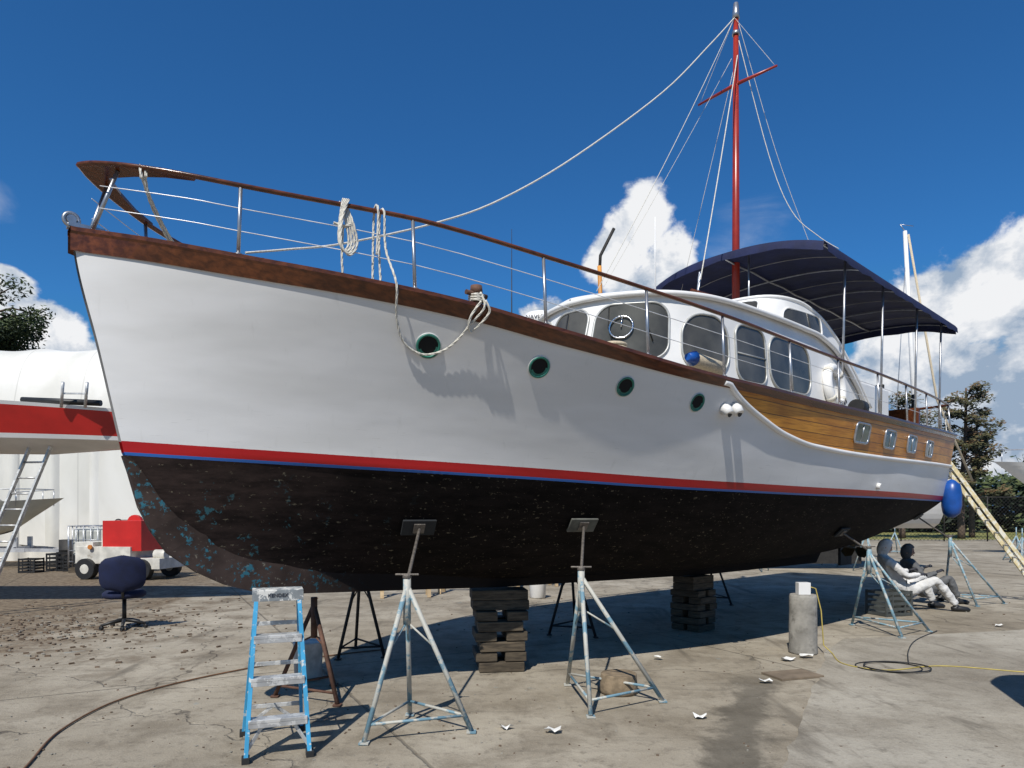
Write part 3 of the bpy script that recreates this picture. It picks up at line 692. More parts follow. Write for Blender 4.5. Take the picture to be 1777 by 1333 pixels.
# ------------------------------------------------------------------ small ground items
def G(u,v): y=1980/(v-890); return Vector(((u-888.5)*y/1200,y,0))
e=empty('concrete_bollard',(3.43,8.15,0)); w=B(); w.lathe([(.160,0),(.164,.02),(.157,.1),(.158,.3),(.154,.5),(.155,.66),(.145,.69)],(0,0,0),0,24); w.obj('column',M['conc'],e)
w=B(); w.box((0,0,.76),(.14,.10,.14)); w.tube([(.07,0,.78),(.14,-.02,.76),(.2,-.03,.5),(.22,-.05,.1),(.3,-.1,.012)],.008,1,6); w.obj('outlet_box',[M['white'],M['yellow']],e,.008)
w=B(); w.tube(smooth([(3.73,8.05,.012),(3.6,7.5,.012),(3.9,7.2,.012),(4.6,7.4,.012),(5.3,7.1,.012),(6.2,6.75,.012)],8),.006,0,6); w.obj('yellow_extension_cord',M['yellow'])
w=B()
for k in range(2): w.tube(smooth([(4.0+.33*math.cos(a)+.07*k,7.35+.26*math.sin(a)-.04*k,.012+.012*k) for a in[i*PI/4 for i in range(8)]],5,True),.007,0,6,True)
w.tube(smooth([(4.3,7.5,.012),(4.7,8.2,.012),(5.2,8.9,.012),(5.9,9.6,.012)],6),.007,0,6)
w.obj('black_cable',M['black'])
w=B(); w.tube(smooth([(-2.98,4.0,.012),(-3.15,4.5,.012),(-3.4,5.2,.012),(-3.45,6.0,.012),(-3.2,6.7,.012),(-2.6,7.5,.012),(-2.0,8.0,.012),(-1.5,8.3,.012)],8),.008,0,6); w.obj('garden_hose',M['hose'])
w=B(); w.lathe([(.17,0),(.175,.03),(.165,.17),(.16,.18)],(0,0,0),0,20); w.obj('wooden_stump_block',mat('sawn_stump',(.20,.15,.095),.9,0,.3,12,.4,40),loc=(.98,6.35,0))
def paper(x,y,r):
    w=B(); n=9; vs=[(0,0,.02)]
    for k in range(n): 
        a=2*PI*k/n; rr=r*random.uniform(.6,1.1); vs.append((rr*math.cos(a)*1.3,rr*math.sin(a),random.uniform(.006,.05)))
    w.add(vs,[(0,1+k,1+(k+1)%n) for k in range(n)]); w.obj('crumpled_paper',M['paper'],loc=(x,y,0))
for u,v,r in((878,1266,.05),(960,1273,.06),(1215,1247,.05),(1330,1186,.06),(1366,1147,.07),(1398,1142,.07),(1142,1145,.05),(1735,1088,.05)):
    g=G(u,v); paper(g.x,g.y,r)
g=G(1375,1173); w=B(); w.box((0,0,.012),(.5,.32,.02),0,Matrix.Rotation(.3,3,'Z')); w.obj('scrap_plywood',mat('scrap_wood',(.17,.13,.09),.9),loc=g)
w=B()
for i in range(650):
    u=random.uniform(0,1777); v=random.uniform(940,1333); g=G(u,v); r=random.uniform(.003,.009)*(1 if g.y<9 else 1.6)
    w.box((g.x,g.y,r*.5),(r*2.2,r*1.5,r),random.randint(0,1),Matrix.Rotation(random.uniform(0,3),3,'Z'))
for i in range(900):
    x=random.gauss(-6.6,1.4); y=random.gauss(9.6,1.3); r=random.uniform(.006,.022); w.box((x,y,r*.4),(r*2.8,r*1.3,r),random.choice((0,0,0,1)),Matrix.Rotation(random.uniform(0,3),3,'Z'))
w.obj('ground_debris',[mat('wood_chips',(.13,.09,.06),.9),mat('pebbles',(.26,.24,.2),.9)])
def chair(loc,rz):
    e=empty('office_chair',loc,rz); w=B()
    for k in range(5):
        a=k*2*PI/5+.3; w.tube([(0,0,.12),(.15*math.cos(a),.15*math.sin(a),.10),(.29*math.cos(a),.29*math.sin(a),.065)],[.03,.025,.018],0,8)
        c=Vector((.29*math.cos(a),.29*math.sin(a),.03)); w.tube([c+Vector((-.015,-.012,0)),c+Vector((.015,.012,0))],.03,0,10)
    w.tube([(0,0,.1),(0,0,.44)],.028,0,10); w.tube([(0,.1,.44),(0,.27,.47),(0,.31,.75)],.02,0,8); w.obj('base',M['black'],e)
    q=B(); q.lathe([(.05,0),(.25,.0),(.28,.03),(.28,.07),(.24,.10),(.05,.105)],(0,0,.44),0,24)
    def bk(u,v): 
        a=(u-.5)*2; zz=.54+.52*v; ww=.28*(1-abs(2*v-1)**4)**.5+.01; return Vector((a*ww,.30-.05*a*a+.04*v,zz))
    q.grid(bk,12,12); q.grid(lambda u,v: bk(u,v)+Vector((0,-.065*(1-abs(2*u-1)**4)*(1-abs(2*v-1)**4),0)),12,12)
    q.grid(lambda u,v: bk(u,v)+Vector((0,.03*(1-abs(2*u-1)**4)*(1-abs(2*v-1)**4),0)),12,12)
    q.obj('seat_and_back',mat('navy_upholstery',(.004,.009,.040),.9,0,.2,8,.2,60),e)
chair((-5.55,9.9,0),math.radians(205))
def sawhorse(x,y,rz,h=.75,mt='ply'):
    e=empty('saw_horse',(x,y,0),rz); w=B(); w.box((0,0,h),(1.1,.05,.10))
    for a in(-.45,.45):
        for b_ in(-.22,.22): w.bar((a,b_,0),(a,b_*.1,h),.045,.07,up=(1,0,0))
        w.bar((a,-.15,.3),(a,.15,.3),.03,.06)
    w.obj('frame',M[mt],e)
sawhorse(-2.1,13.6,.2); sawhorse(-1.0,14.2,-.1); sawhorse(.5,15.5,.3)
w=B(); w.lathe([(.11,0),(.13,.02),(.145,.36),(.15,.38)],(0,0,0)); w.obj('white_bucket',mat('grimy_white_plastic',(.45,.45,.43),.5,0,.3,6),loc=(-2.02,6.85,.0))
w=B(); w.lathe([(.13,0),(.15,.02),(.17,.36),(.175,.38)],(0,0,0)); w.obj('white_bucket',M['white'],loc=(.5,13.4,.0))
def crate(x,y,z,sx,sy,sz,name,mt,rz=0):
    w=B(); n=5
    for k in range(n):
        zz=z+.03+(sz-.06)*k/(n-1)
        for a,b_,c_,d_ in((-1,-1,1,-1),(-1,1,1,1),(-1,-1,-1,1),(1,-1,1,1)): w.bar((a*sx/2,b_*sy/2,zz),(c_*sx/2,d_*sy/2,zz),.012,sz/n*.55)
    for a in(-1,1):
        for b_ in(-1,1): w.box((a*sx/2,b_*sy/2,z+sz/2),(.03,.03,sz))
        w.box((a*sx*.25,-sy/2,z+sz/2),(.02,.02,sz))
    w.box((0,0,z+.02),(sx,sy,.015)); return w.obj(name,mt,loc=(x,y,0),rz=rz)
crate(6.1,11.2,0,.5,.4,.40,'plastic_crate',mat('grey_crate',(.06,.065,.06),.6),.3)
# ------------------------------------------------------------------ people
def person(name,J,suit,hood=True,faced=(1,-.3,0)):
    e=empty(name,(J['pelvis'][0],J['pelvis'][1],0)); o=Vector((J['pelvis'][0],J['pelvis'][1],0))
    V=[];E=[];R=[]
    def add(p,r,par=None):
        V.append(Vector(p)-o); R.append(r)
        if par is not None: E.append((par,len(V)-1))
        return len(V)-1
    Pv,Ch=Vector(J['pelvis']),Vector(J['chest']); Nk=Vector(J['neck']); Hd=Vector(J['head'])
    a=add(Pv,.165); b_=add(Pv.lerp(Ch,.5)+Vector((.02,0,0)),.155,a); c=add(Ch,.165,b_); n=add(Nk,.075,c); n2=add(Nk.lerp(Hd,.5),.06,n)
    for sd in 'LR':
        sh,el,wr=[Vector(J[k+sd]) for k in('sh','el','wr')]; i=add(sh,.085,c); i=add(sh.lerp(el,.5),.068,i); i=add(el,.06,i); i=add(el.lerp(wr,.5),.054,i); i=add(wr,.042,i)
        hp_,kn,an=[Vector(J[k+sd]) for k in('hip','kn','an')]; i=add(hp_,.115,a); i=add(hp_.lerp(kn,.5),.10,i); i=add(kn,.08,i); i=add(kn.lerp(an,.45),.076,i); i=add(an,.062,i)
    me=bpy.data.meshes.new('coverall_body'); me.from_pydata(V,E,[]); ob=bpy.data.objects.new('coverall_body',me); scene.collection.objects.link(ob); ob.parent=e
    sk=ob.modifiers.new('skin','SKIN'); sk.use_smooth_shade=True
    for i,r in enumerate(R): me.skin_vertices[0].data[i].radius=(r,r); me.skin_vertices[0].data[i].use_root=(i==0)
    me.materials.append(suit); sb=ob.modifiers.new('sub','SUBSURF'); sb.levels=3; sb.render_levels=3
    tx=bpy.data.textures.new('fabric_folds','CLOUDS'); tx.noise_scale=.09; tx.noise_depth=2
    dp=ob.modifiers.new('folds','DISPLACE'); dp.texture=tx; dp.strength=.035; dp.mid_level=.5
    f=Vector(faced).normalized(); up=(Hd-Nk).normalized(); f=(f-up*f.dot(up)).normalized(); sd_=up.cross(f); RH=Matrix((f,sd_,up)).transposed()
    h=B(); 
    def hd(u,v):
        th=v*PI; ph=u*2*PI; x=math.sin(th)*math.cos(ph); y=math.sin(th)*math.sin(ph); z=math.cos(th)
        q=Vector((x*.098,y*.077*(1-.18*max(0,-z)),z*.118))
        if x>0:
            q.x+=.024*math.exp(-((y)/.16)**2-((z+.12)/.16)**2)
            q.x-=.012*math.exp(-((abs(y)-.38)/.16)**2-((z-.08)/.13)**2)
            q.x+=.008*math.exp(-((y)/.3)**2-((z+.5)/.08)**2)
            q.x+=.010*math.exp(-((y)/.3)**2-((z+.85)/.15)**2)
        return Hd-o+RH@q
    h.grid(hd,36,26,0,True,closeu=True)
    for y in(-1,1):
        c=Hd-o+RH@Vector((.082,y*.030,.010)); h.lathe([(.002,-.011),(.011,-.005),(.012,0),(.011,.005),(.002,.011)],c,2,10)
        c=Hd-o+RH@Vector((.0,y*.078,-.005)); h.tube([c+RH@Vector((0,0,-.03)),c+RH@Vector((-.01,y*.012,0)),c+RH@Vector((-.005,y*.008,.03))],[.008,.014,.010],0,8)
        h.tube([Hd-o+RH@Vector((.090,y*.015,.032)),Hd-o+RH@Vector((.084,y*.045,.032))],.005,3,6)
    h.tube([Hd-o+RH@Vector((.098,-.024,-.062)),Hd-o+RH@Vector((.104,0,-.060)),Hd-o+RH@Vector((.098,.024,-.062))],.004,1,6)
    h.obj('head',[M['skin'],mat('lips',(.3,.12,.09),.6),mat('eye',(.1,.09,.08),.2),M['hair']],e)
    hh=B()
    def hr(u,v):
        ph=math.radians(52)+u*math.radians(256); th=math.radians(4)+v*math.radians(150); x=math.sin(th)*math.cos(ph); y=math.sin(th)*math.sin(ph); z=math.cos(th)
        k=1.22+.06*noise.noise(Vector((x*3,y*3,z*3)))
        return Hd-o+RH@Vector((x*.098*k-.004,y*.082*k,z*.12*k*(1 if z>0 else 1.25)))
    hh.grid(hr,30,22,0,True)
    hh.grid(lambda u,v:(lambda ph,th:Hd-o+RH@Vector((math.sin(th)*math.cos(ph)*.12-.004,math.sin(th)*math.sin(ph)*.10,math.cos(th)*.146)))(math.radians(-52)+u*math.radians(104),math.radians(4)+v*math.radians(46)),14,8,0,True)
    hh.obj('hood',suit,e)
    for s_ in 'LR':
        wr,el=Vector(J['wr'+s_]),Vector(J['el'+s_]); d_=(wr-el).normalized(); side=d_.cross(Vector((0,0,1))).normalized(); dn=side.cross(d_)
        q=B()
        q.tube([wr-o-d_*.01,wr-o+d_*.03,wr-o+d_*.07,wr-o+d_*.095],[.026,.036,.040,.034],0,10,flat=.55,up=dn)
        for k,(off,ln) in enumerate(((-.028,.062),(-.010,.074),(.009,.070),(.027,.054))):
            b0=wr+d_*.088+side*off; q.tube([b0-o,b0+d_*ln*.45+dn*.008-o,b0+d_*ln*.75+Vector((0,0,-.02))-o,b0+d_*ln*.8+Vector((0,0,-.04))-o],[.0095,.009,.008,.006],0,7)
        t0=wr+d_*.03-side*.033; q.tube([t0-o,t0+d_*.03-side*.022-o,t0+d_*.058-side*.020+Vector((0,0,-.012))-o],[.013,.011,.008],0,7)
        q.obj('hand',mat('work_glove',(.03,.03,.04),.7),e)
        an=Vector(J['an'+s_]); toe=Vector(J['toe'+s_]); d_=(toe-an); d_.z=0; d_.normalize(); q=B()
        bs=Vector((an.x,an.y,0))
        q.tube([bs-d_*.07+Vector((0,0,.045))-o,bs-d_*.02+Vector((0,0,.055))-o,bs+d_*.08+Vector((0,0,.045))-o,bs+d_*.17+Vector((0,0,.035))-o,bs+d_*.21+Vector((0,0,.03))-o],[.035,.05,.048,.042,.02],0,12)
        q.tube([an-o,bs+Vector((0,0,.05))-o],[.045,.05],0,10)
        q.obj('shoe',M['black'],e)
    return e
person('seated_worker_in_coveralls',dict(pelvis=(6.60,11.7,.36),chest=(6.34,11.75,.76),neck=(6.28,11.75,.93),head=(6.33,11.72,1.07),
 shL=(6.42,11.93,.84),elL=(6.62,12.0,.60),wrL=(6.86,11.95,.66),shR=(6.30,11.55,.84),elR=(6.52,11.42,.60),wrR=(6.78,11.5,.62),
 hipL=(6.64,11.83,.33),knL=(7.08,11.95,.56),anL=(7.3,12.0,.11),toeL=(7.5,12.0,.03),hipR=(6.64,11.6,.33),knR=(7.08,11.55,.53),anR=(7.42,11.55,.11),toeR=(7.7,11.5,.03)),M['suit'],True,(1,-.35,-.25))
suit2=mat('grey_coverall_fabric',(.10,.102,.105),.85,0,.2,7,1.0,9,bd=.03)
person('seated_worker_in_coveralls',dict(pelvis=(7.50,12.7,.22),chest=(7.3,12.72,.62),neck=(7.25,12.72,.80),head=(7.25,12.66,.95),
 shL=(7.33,12.92,.72),elL=(7.5,13.0,.50),wrL=(7.7,12.92,.62),shR=(7.25,12.5,.72),elR=(7.4,12.4,.48),wrR=(7.65,12.45,.58),
 hipL=(7.55,12.83,.2),knL=(7.85,12.95,.5),anL=(8.03,12.95,.11),toeL=(8.2,12.95,.03),hipR=(7.55,12.58,.2),knR=(7.9,12.5,.48),anR=(8.05,12.5,.11),toeR=(8.25,12.5,.03)),suit2,True,(1,-.6,-.2))
w=B(); w.lathe([(.16,0),(.17,.02),(.16,.2),(.15,.22)],(0,0,0)); w.obj('low_stool',M['black'],loc=(6.60,11.7,0))
# ------------------------------------------------------------------ background boats
def ghull(w,Lh,bm,z0,z1,mi_side=0,mi_bot=None,sheer=.25,nz=10,top=0):
    def f(u,v,sd):
        b=bm/2*(1-(1-min(1,u/.55))**2.3)**.9*(1-.12*max(0,(u-.55)/.45)); fl=.25+.75*v**.45
        bb=b*(fl if u>0 else 1); s=Lh*u+ (1-v)*.22*Lh*(1-u)**3
        z=z0+(z1-z0+sheer*(1-u)**2)*v+.35*(z1-z0)*(1-v)*(1-u)**4
        return Vector((s,sd*bb,z))
    for sd in(1,-1):
        for j in range(nz):
            mi=mi_side
            if mi_bot is not None and j<nz*.35: mi=mi_bot
            w.grid(lambda u,v:f(u,(j+v)/nz,sd),30,1,mi,True)
    w.grid(lambda u,v:Vector((f(u,1,1).x,f(u,1,1).y*(2*v-1),f(u,1,1).z)),30,6,top,True)
    vs=[f(1,j/nz,1) for j in range(nz+1)]+[f(1,j/nz,-1) for j in range(nz,-1,-1)]; w.add(vs,[tuple(range(len(vs)))],mi_side)
def simple_stands(e,pts,h,z0=.01):
    w=B()
    for x,y in pts:
        for k in range(3):
            a=k*2*PI/3+.4; w.tube([(x,y,h*.75),(x+.35*math.cos(a),y+.35*math.sin(a),z0)],.02,0,6)
        w.tube([(x,y,h*.7),(x,y,h)],.02,0,6); w.box((x,y,h),(.25,.25,.03),0)
    w.obj('jack_stands',M['standblue'],e)
e=empty('red_hulled_boat',(-5.42,12.0,.297),math.radians(183)); e.scale=(.82,.82,.82); w=B()
def rb(u,v,sd):
    s=9*u; b=1.3*(1-(1-min(1,u/.5))**2.2)**.8; z1=3.66+.045*s; z0=3.10+.006*s
    return Vector((s,sd*(b*(.75+.25*v)+.02),z0+(z1-z0)*v))
for sd in(1,-1):
    for a,b_,mi in((0,.13,1),(.13,.90,0),(.90,1,1)): w.grid(lambda u,v:rb(u,a+(b_-a)*v,sd),24,2,mi)
w.grid(lambda u,v:Vector((9*u,(2*v-1)*rb(u,1,1).y,rb(u,1,1).z)),24,4,1)
w.grid(lambda u,v:Vector((9*u,(2*v-1)*rb(u,0,1).y,3.10+.006*9*u-.25*(1-abs(2*v-1))*min(1,u*3))),24,8,1)
w.obj('hull',[M['red'],M['white']],e)
simple_stands(e,[(6.5,.9),(8.4,.9),(6.5,-.9),(8.4,-.9)],3.0,-.35)
q=B()
for a in(1.75,2.2):
    q.tube([(a+.0,1.1,3.7),(a-.15,1.3,4.15)],.03,0,6)
q.bar((1.65,1.2,3.95),(2.15,1.2,3.95),.03,.03,0); q.tube([(1.5,1.0,3.80),(3.0,1.0,3.85)],.06,1,8)
q.obj('boarding_steps',[M['alu'],M['black']],e)
e=empty('aluminium_ladder',(-8.35,11.2,0)); w=B()
A0,A1=Vector((-.45,-.2,0)),Vector((.30,.35,2.75)); Bo=Vector((.38,-.05,0))
w.bar(A0,A1,.03,.07,up=(0,1,0)); w.bar(A0+Bo,A1+Bo,.03,.07,up=(0,1,0))
for k in range(10): q_=A0.lerp(A1,.05+k*.095); w.tube([q_,q_+Bo],.016,0,6)
w.obj('rails_and_rungs',M['alu'],e)
m,t,p=nt('shrink_wrap_plastic'); tc=N(t,'ShaderNodeTexCoord').outputs['Object']
n1=noise_(t,mapping_(t,tc,(.6,1,.3)),.9,4,.5,.5); c=mix_(t,ramp_(t,n1,.3,.7),(.60,.585,.53),(.74,.725,.68))
sw_x=N(t,'ShaderNodeSeparateXYZ'); L(t,tc,sw_x.inputs[0]); sm_=math_(t,'LESS_THAN',math_(t,'FRACT',math_(t,'MULTIPLY',sw_x.outputs[0],.42)),.018); c=mix_(t,math_(t,'MULTIPLY',sm_,.45),c,(.40,.39,.36))
L(t,c,p.inputs['Base Color']); p.inputs['Roughness'].default_value=.5; bump_(t,p,n1,.35,.2)
wrapm=m
w=B()
def sw(u,v):
    x=-11+22*u; e_=abs((u-.5)*2); hw=3.0*(1-e_**6)**.5+.02; th=PI*v; c=math.cos(th); s=math.sin(th)
    fr_=abs(math.sin(x*1.32))
    zz=1.0+ 7.25*(1-e_**8)**.5*(abs(s)**.50)*(1-.02*u)
    yy=hw*(abs(c)**.45)*(1 if c>0 else -1)
    nn=noise.noise(Vector((x*.3,yy*.4,zz*.3)))*.08
    return Vector((x,yy*(1+nn*.2)*(1+.02*(1-fr_)),zz-.10*fr_+nn*.5))
w.grid(sw,130,54); w.obj('shrink_wrapped_boat',wrapm,loc=(-19.5,27,-.4),rz=math.radians(-3))
w=B()
w.grid(lambda u,v: Vector((-8+14*u,.10*math.sin(u*55)+.05*math.sin(u*131),4.2*v)),180,6); w.obj('tarpaulin_screen_wall',wrapm,loc=(-17,23.8,0))
e=empty('small_motorboat_on_trailer',(-13.6,21.0,0),math.radians(184)); w=B(); ghull(w,6.2,2.2,.85,1.80,0,0,.30,10,0)
w.box((3.4,0,1.95),(2.0,1.5,.25),0); 
w.add([Vector(q) for q in((2.2,-.7,2.0),(2.2,.7,2.0),(2.8,.6,2.45),(2.8,-.6,2.45))],[(0,1,2,3)],1)
w.tube(smooth([(.3,0,2.35),(.9,.65,2.35),(2.0,1.0,2.3)],5),.015,2); w.tube(smooth([(.3,0,2.35),(.9,-.65,2.35),(2.0,-1.0,2.3)],5),.015,2)
for x,y in((.3,0),(1.0,.66),(1.0,-.66),(2,1.0),(2,-1.0)): w.tube([(x,y,1.85),(x,y,2.32)],.012,2)
w.obj('hull',[mat('cream_gelcoat',(.62,.59,.46),.35,0,.08,2),M['glass'],M['steel']],e)
q=B()
for y in(-.55,.55): q.bar((-.8,y*.2,.5),(.8,y,.55),.06,.1); q.bar((.8,y,.55),(5.6,y,.55),.06,.12)
for y in(-1.15,1.15):
    q.tube([(4,y-.1,.32),(4,y+.1,.32)],.32,1,20); q.bar((3.5,y,.68),(4.5,y,.68),.24,.04,0)
q.bar((4,-1.1,.4),(4,1.1,.4),.07,.07)
for x in(1.2,3,5): q.bar((x,-.5,.6),(x,.5,.6),.08,.08); q.box((x,.35,.75),(.12,.08,.35)); q.box((x,-.35,.75),(.12,.08,.35))
q.obj('trailer',[mat('galvanised_trailer',(.5,.5,.5),.5,.3),M['rubber']],e)
text('CF 7233 KS','registration_lettering',(1.75,1.06,1.62),Matrix((Vector((-.98,-.19,.0)).normalized(),Vector((0,.20,.98)).normalized(),Vector((-.19,.96,-.2)).normalized())).transposed(),.22,dk_,e)
e=empty('caged_water_tote',(-11.6,19.6,0)); w=B(); w.box((0,0,.72),(1.1,1.0,1.0)); w.obj('tank',mat('translucent_plastic',(.40,.41,.38),.4),e,.08)
q=B()
for k in range(7):
    a=-.6+1.2*k/6
    for y in(-.56,.56): q.tube([(a,y,.15),(a,y,1.28)],.014,0,5)
    for x in(-.62,.62): q.tube([(x,a*.93,.15),(x,a*.93,1.28)],.014,0,5)
for z in(.3,.6,.9,1.28):
    q.tube([(-.62,-.56,z),(.62,-.56,z),(.62,.56,z),(-.62,.56,z)],.014,0,5,True)
q.box((0,0,.07),(1.25,1.1,.14),1); q.obj('cage',[M['steel'],M['timber']],e)
for i in range(7):
    x=-13.3+i*.30; crate(x,19.4+random.uniform(-.3,.6),0,.42,.4,random.uniform(.25,.85),'stacked_crate',M['black'],random.uniform(-.4,.4))
w=B(); w.lathe([(.29,0),(.29,.28),(.3,.29),(.29,.3),(.29,.58),(.3,.59),(.29,.6),(.29,.88)],(0,0,0)); w.obj('oil_drum',M['darksteel'],loc=(-12.7,19.9,0))
e=empty('outboard_engine_stand',(-10.6,19.0,0)); w=B()
for a in(-.3,.3): w.bar((a,-.25,0),(a,.1,1.0),.05,.05); w.bar((a,.35,0),(a,.1,1.0),.05,.05)
w.bar((-.35,.1,1.0),(.35,.1,1.0),.06,.1); w.box((0,.0,1.25),(.36,.5,.42),1); w.box((0,.05,.75),(.16,.2,.6),1); w.box((0,.12,.35),(.08,.35,.3),1)
w.obj('stand_and_engine',[M['rust'],M['black']],e,.03)
e=empty('yard_tow_tractor',(-9.75,17.6,0),math.radians(-8)); w=B()
w.box((-.3,0,.60),(1.5,1.1,.42),0); w.box((-.85,0,.82),(.5,1.0,.20),0); w.box((.75,0,.40),(1.0,1.15,.26),0); w.box((.18,-.02,1.08),(1.05,.95,.75),1); w.box((-.40,0,1.02),(.10,.8,.40),0)
w.tube([(.18,-.05,1.40),(.18,.05,1.40)],.20,1,16)
w.tube([(-.35,-.1,1.15),(-.15,-.1,1.35)],.015,2); w.tube([(-.22,-.1+.17*math.cos(a*PI/8),1.34+.15*math.sin(a*PI/8)) for a in range(16)],.014,2,6,True)
w.tube([(.95,-.3,.62),(1.25,-.3,.62)],.12,0,14)
for y in(-.36,.36): w.tube([(-1.11,y,.78),(-1.05,y,.78)],.075,3,12); w.tube([(-.6,y-.22,.80),(-.6,y-.26,.80)],.06,3,12)
w.box((-1.08,0,.5),(.06,1.1,.2),2)
for x in(-.72,.78):
    for y in(-.56,.56): w.tube([(x,y-.09,.26),(x,y+.09,.26)],.26,2,20); w.tube([(x,y-.095,.26),(x,y+.095,.26)],.12,0,12)
w.obj('body',[mat('grimy_white_paint',(.58,.56,.50),.5,0,.2,4,.0,40,(.3,.26,.2),(.6,.75),3),M['red'],M['black'],mat('amber_lamp',(.6,.22,.05),.3)],e,.03)
e=empty('sailing_yacht',(5.0,20.5,0),0); w=B(); ghull(w,7.3,2.6,1.2,2.6,0,None,.3); w.box((3.6,0,2.8),(2.6,1.3,.4),0); w.tube([(7.05,0,2.6),(6.65,0,10.0)],[.08,.055],0,10)
w.tube([(6.75,.0,9.9),(7.6,0,5.0),(8.65,0,2.6)],.035,1,6); w.tube([(6.65,0,10.0),(6.5,0,10.2)],.012,2); w.tube([(6.5,0,10.2),(6.9,0,10.15)],.01,2)
w.tube([(6.7,0,9.6),(6.3,0,3.0)],.012,2,5); w.tube([(6.7,0,9.6),(7.3,.5,2.9)],.012,2,5)
w.obj('hull_and_mast',[M['white'],M['ropetan'],M['steel']],e)
simple_stands(e,[(2,-.9),(5,-1.0),(2,.9),(5,1)],1.5)
q=B(); q.box((3.8,0,.75),(3,.25,1.2)); q.obj('keel',M['darksteel'],e)
e=empty('white_cabin_cruiser',(18.8,27.0,0),math.radians(-8)); w=B(); ghull(w,8,2.8,1.7,3.25,0,None,.4); w.box((4.6,0,3.6),(4,2.0,.8),0); w.box((4.4,-1.01,3.7),(2.8,.02,.35),1)
w.tube(smooth([(.2,0,4.1),(1.5,-.8,4.05),(3.5,-1.2,4.0)],5),.025,2)
for x,y in((.3,0),(1.0,-.6),(1.7,-.85),(2.5,-1.05),(3.5,-1.2)): w.tube([(x,y,3.4),(x,y,4.05)],.02,2)
w.obj('hull',[M['white'],M['glass'],M['steel']],e,.0); simple_stands(e,[(2,-1.0),(4,-1.1),(6,-1.1),(4,1)],2.2)
for (x,y) in((17.5,24),(15.5,28),(18.4,22.2),(21,25),(16.6,22.5),(13.9,17.9),(15.2,20)):
    w=B()
    for k in range(3):
        a=k*2*PI/3+x; w.tube([(0,0,.85),(.4*math.cos(a),.4*math.sin(a),.01)],.025,0,6)
    w.tube([(0,0,.8),(0,0,1.15)],.02,0,6); w.tube([(.36*math.cos(x+k*2*PI/3),.36*math.sin(x+k*2*PI/3),.09) for k in range(3)],.015,0,5,True)
    w.obj('boat_stand',M['standblue'],loc=(x,y,0))
e=empty('chain_link_fence',(15,40,0)); w=B()
for k in range(14): w.tube([(k*2.5,0,0),(k*2.5,0,2.6)],.04,0,6)
w.tube([(0,0,2.55),(32.5,0,2.55)],.03,0,6)
for k in range(150):
    x=k*.22
    w.tube([(x,0,.05),(x+2.5,0,2.5)],.008,0,3); w.tube([(x+2.5,0,.05),(x,0,2.5)],.008,0,3)
w.obj('posts_and_mesh',M['darksteel'],e)
e=empty('chain_link_fence',(-45,42,0)); w=B()
for k in range(20): w.tube([(k*2.5,0,0),(k*2.5,0,2.3)],.04,0,6)
w.tube([(0,0,2.3),(47.5,0,2.3)],.03,0,6); w.obj('posts_and_rail',M['steel'],e)
# unseen tank shape, added off frame to cast the shadow at lower right
e=empty('offscreen_shadow_caster',(4.45,4.7,0)); w=B(); w.lathe([(.45,.1),(.5,.15),(.5,2.2),(.42,2.4),(.2,2.5),(.02,2.52)],(0,0,0),0,28)
for k in range(3): a=k*2*PI/3; w.box((.4*math.cos(a),.4*math.sin(a),.06),(.12,.12,.12))
w.tube([(0,0,2.5),(0,0,2.62)],.08,0,10); w.obj('tank',M['steel'],e)
# ------------------------------------------------------------------ trees
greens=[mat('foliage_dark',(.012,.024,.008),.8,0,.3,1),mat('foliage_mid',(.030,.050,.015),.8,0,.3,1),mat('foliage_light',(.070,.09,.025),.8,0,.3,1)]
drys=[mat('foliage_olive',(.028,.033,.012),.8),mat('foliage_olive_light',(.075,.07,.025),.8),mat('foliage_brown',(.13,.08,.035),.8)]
bark=mat('bark',(.10,.07,.05),.9,0,.3,6,.4,20)
def leaves(w,c,r,n,size,mis,flat=.7):
    for _ in range(n):
        d=Vector((random.gauss(0,1),random.gauss(0,1),random.gauss(0,1))).normalized()*r*random.random()**.4; d.z*=flat
        p_=Vector(c)+d; a=Vector((random.gauss(0,1),random.gauss(0,1),random.gauss(0,.6))).normalized(); b_=a.orthogonal().normalized(); s=size*random.uniform(.5,1.3)
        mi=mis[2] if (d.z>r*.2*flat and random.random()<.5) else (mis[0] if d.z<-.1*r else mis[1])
        w.add([p_-a*s,p_+b_*s*.4,p_+a*s,p_-b_*s*.4],[(0,1,2,3)],mi)
def tree(name,loc,h,cr,nb,nl,size,mats,lo=.3,conic=.6,lean=0):
    e=empty(name,loc); w=B(); q=B(); tp=Vector((lean*h,0,h))
    q.tube(smooth([(0,0,0),(lean*h*.2,.1,h*.3),(lean*h*.6,-.1,h*.65),tp],4),[.022*h*(1-.85*i/12)+.02 for i in range(13)],0,8)
    for k in range(nb):
        f=lo+(1-lo)*((k+random.random())/nb); a=random.uniform(0,2*PI); rr=cr*(1-conic*(f-lo)/(1-lo))*random.uniform(.45,1.05)
        b0=Vector((lean*h*f,0,h*f*.95)); b1=b0+Vector((math.cos(a)*rr,math.sin(a)*rr,random.uniform(-.02,.10)*h))
        q.tube([b0,b0.lerp(b1,.5)+Vector((0,0,.03*h)),b1],[.006*h,.004*h,.002*h],0,5)
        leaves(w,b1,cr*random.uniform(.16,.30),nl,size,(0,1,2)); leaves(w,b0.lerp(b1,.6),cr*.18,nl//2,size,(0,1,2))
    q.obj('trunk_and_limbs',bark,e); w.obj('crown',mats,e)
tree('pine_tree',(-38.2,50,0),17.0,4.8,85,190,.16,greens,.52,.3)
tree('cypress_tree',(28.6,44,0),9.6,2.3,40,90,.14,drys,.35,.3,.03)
tree('cypress_tree',(30.6,46,0),8.0,1.8,26,80,.14,drys,.3,.5,.04)
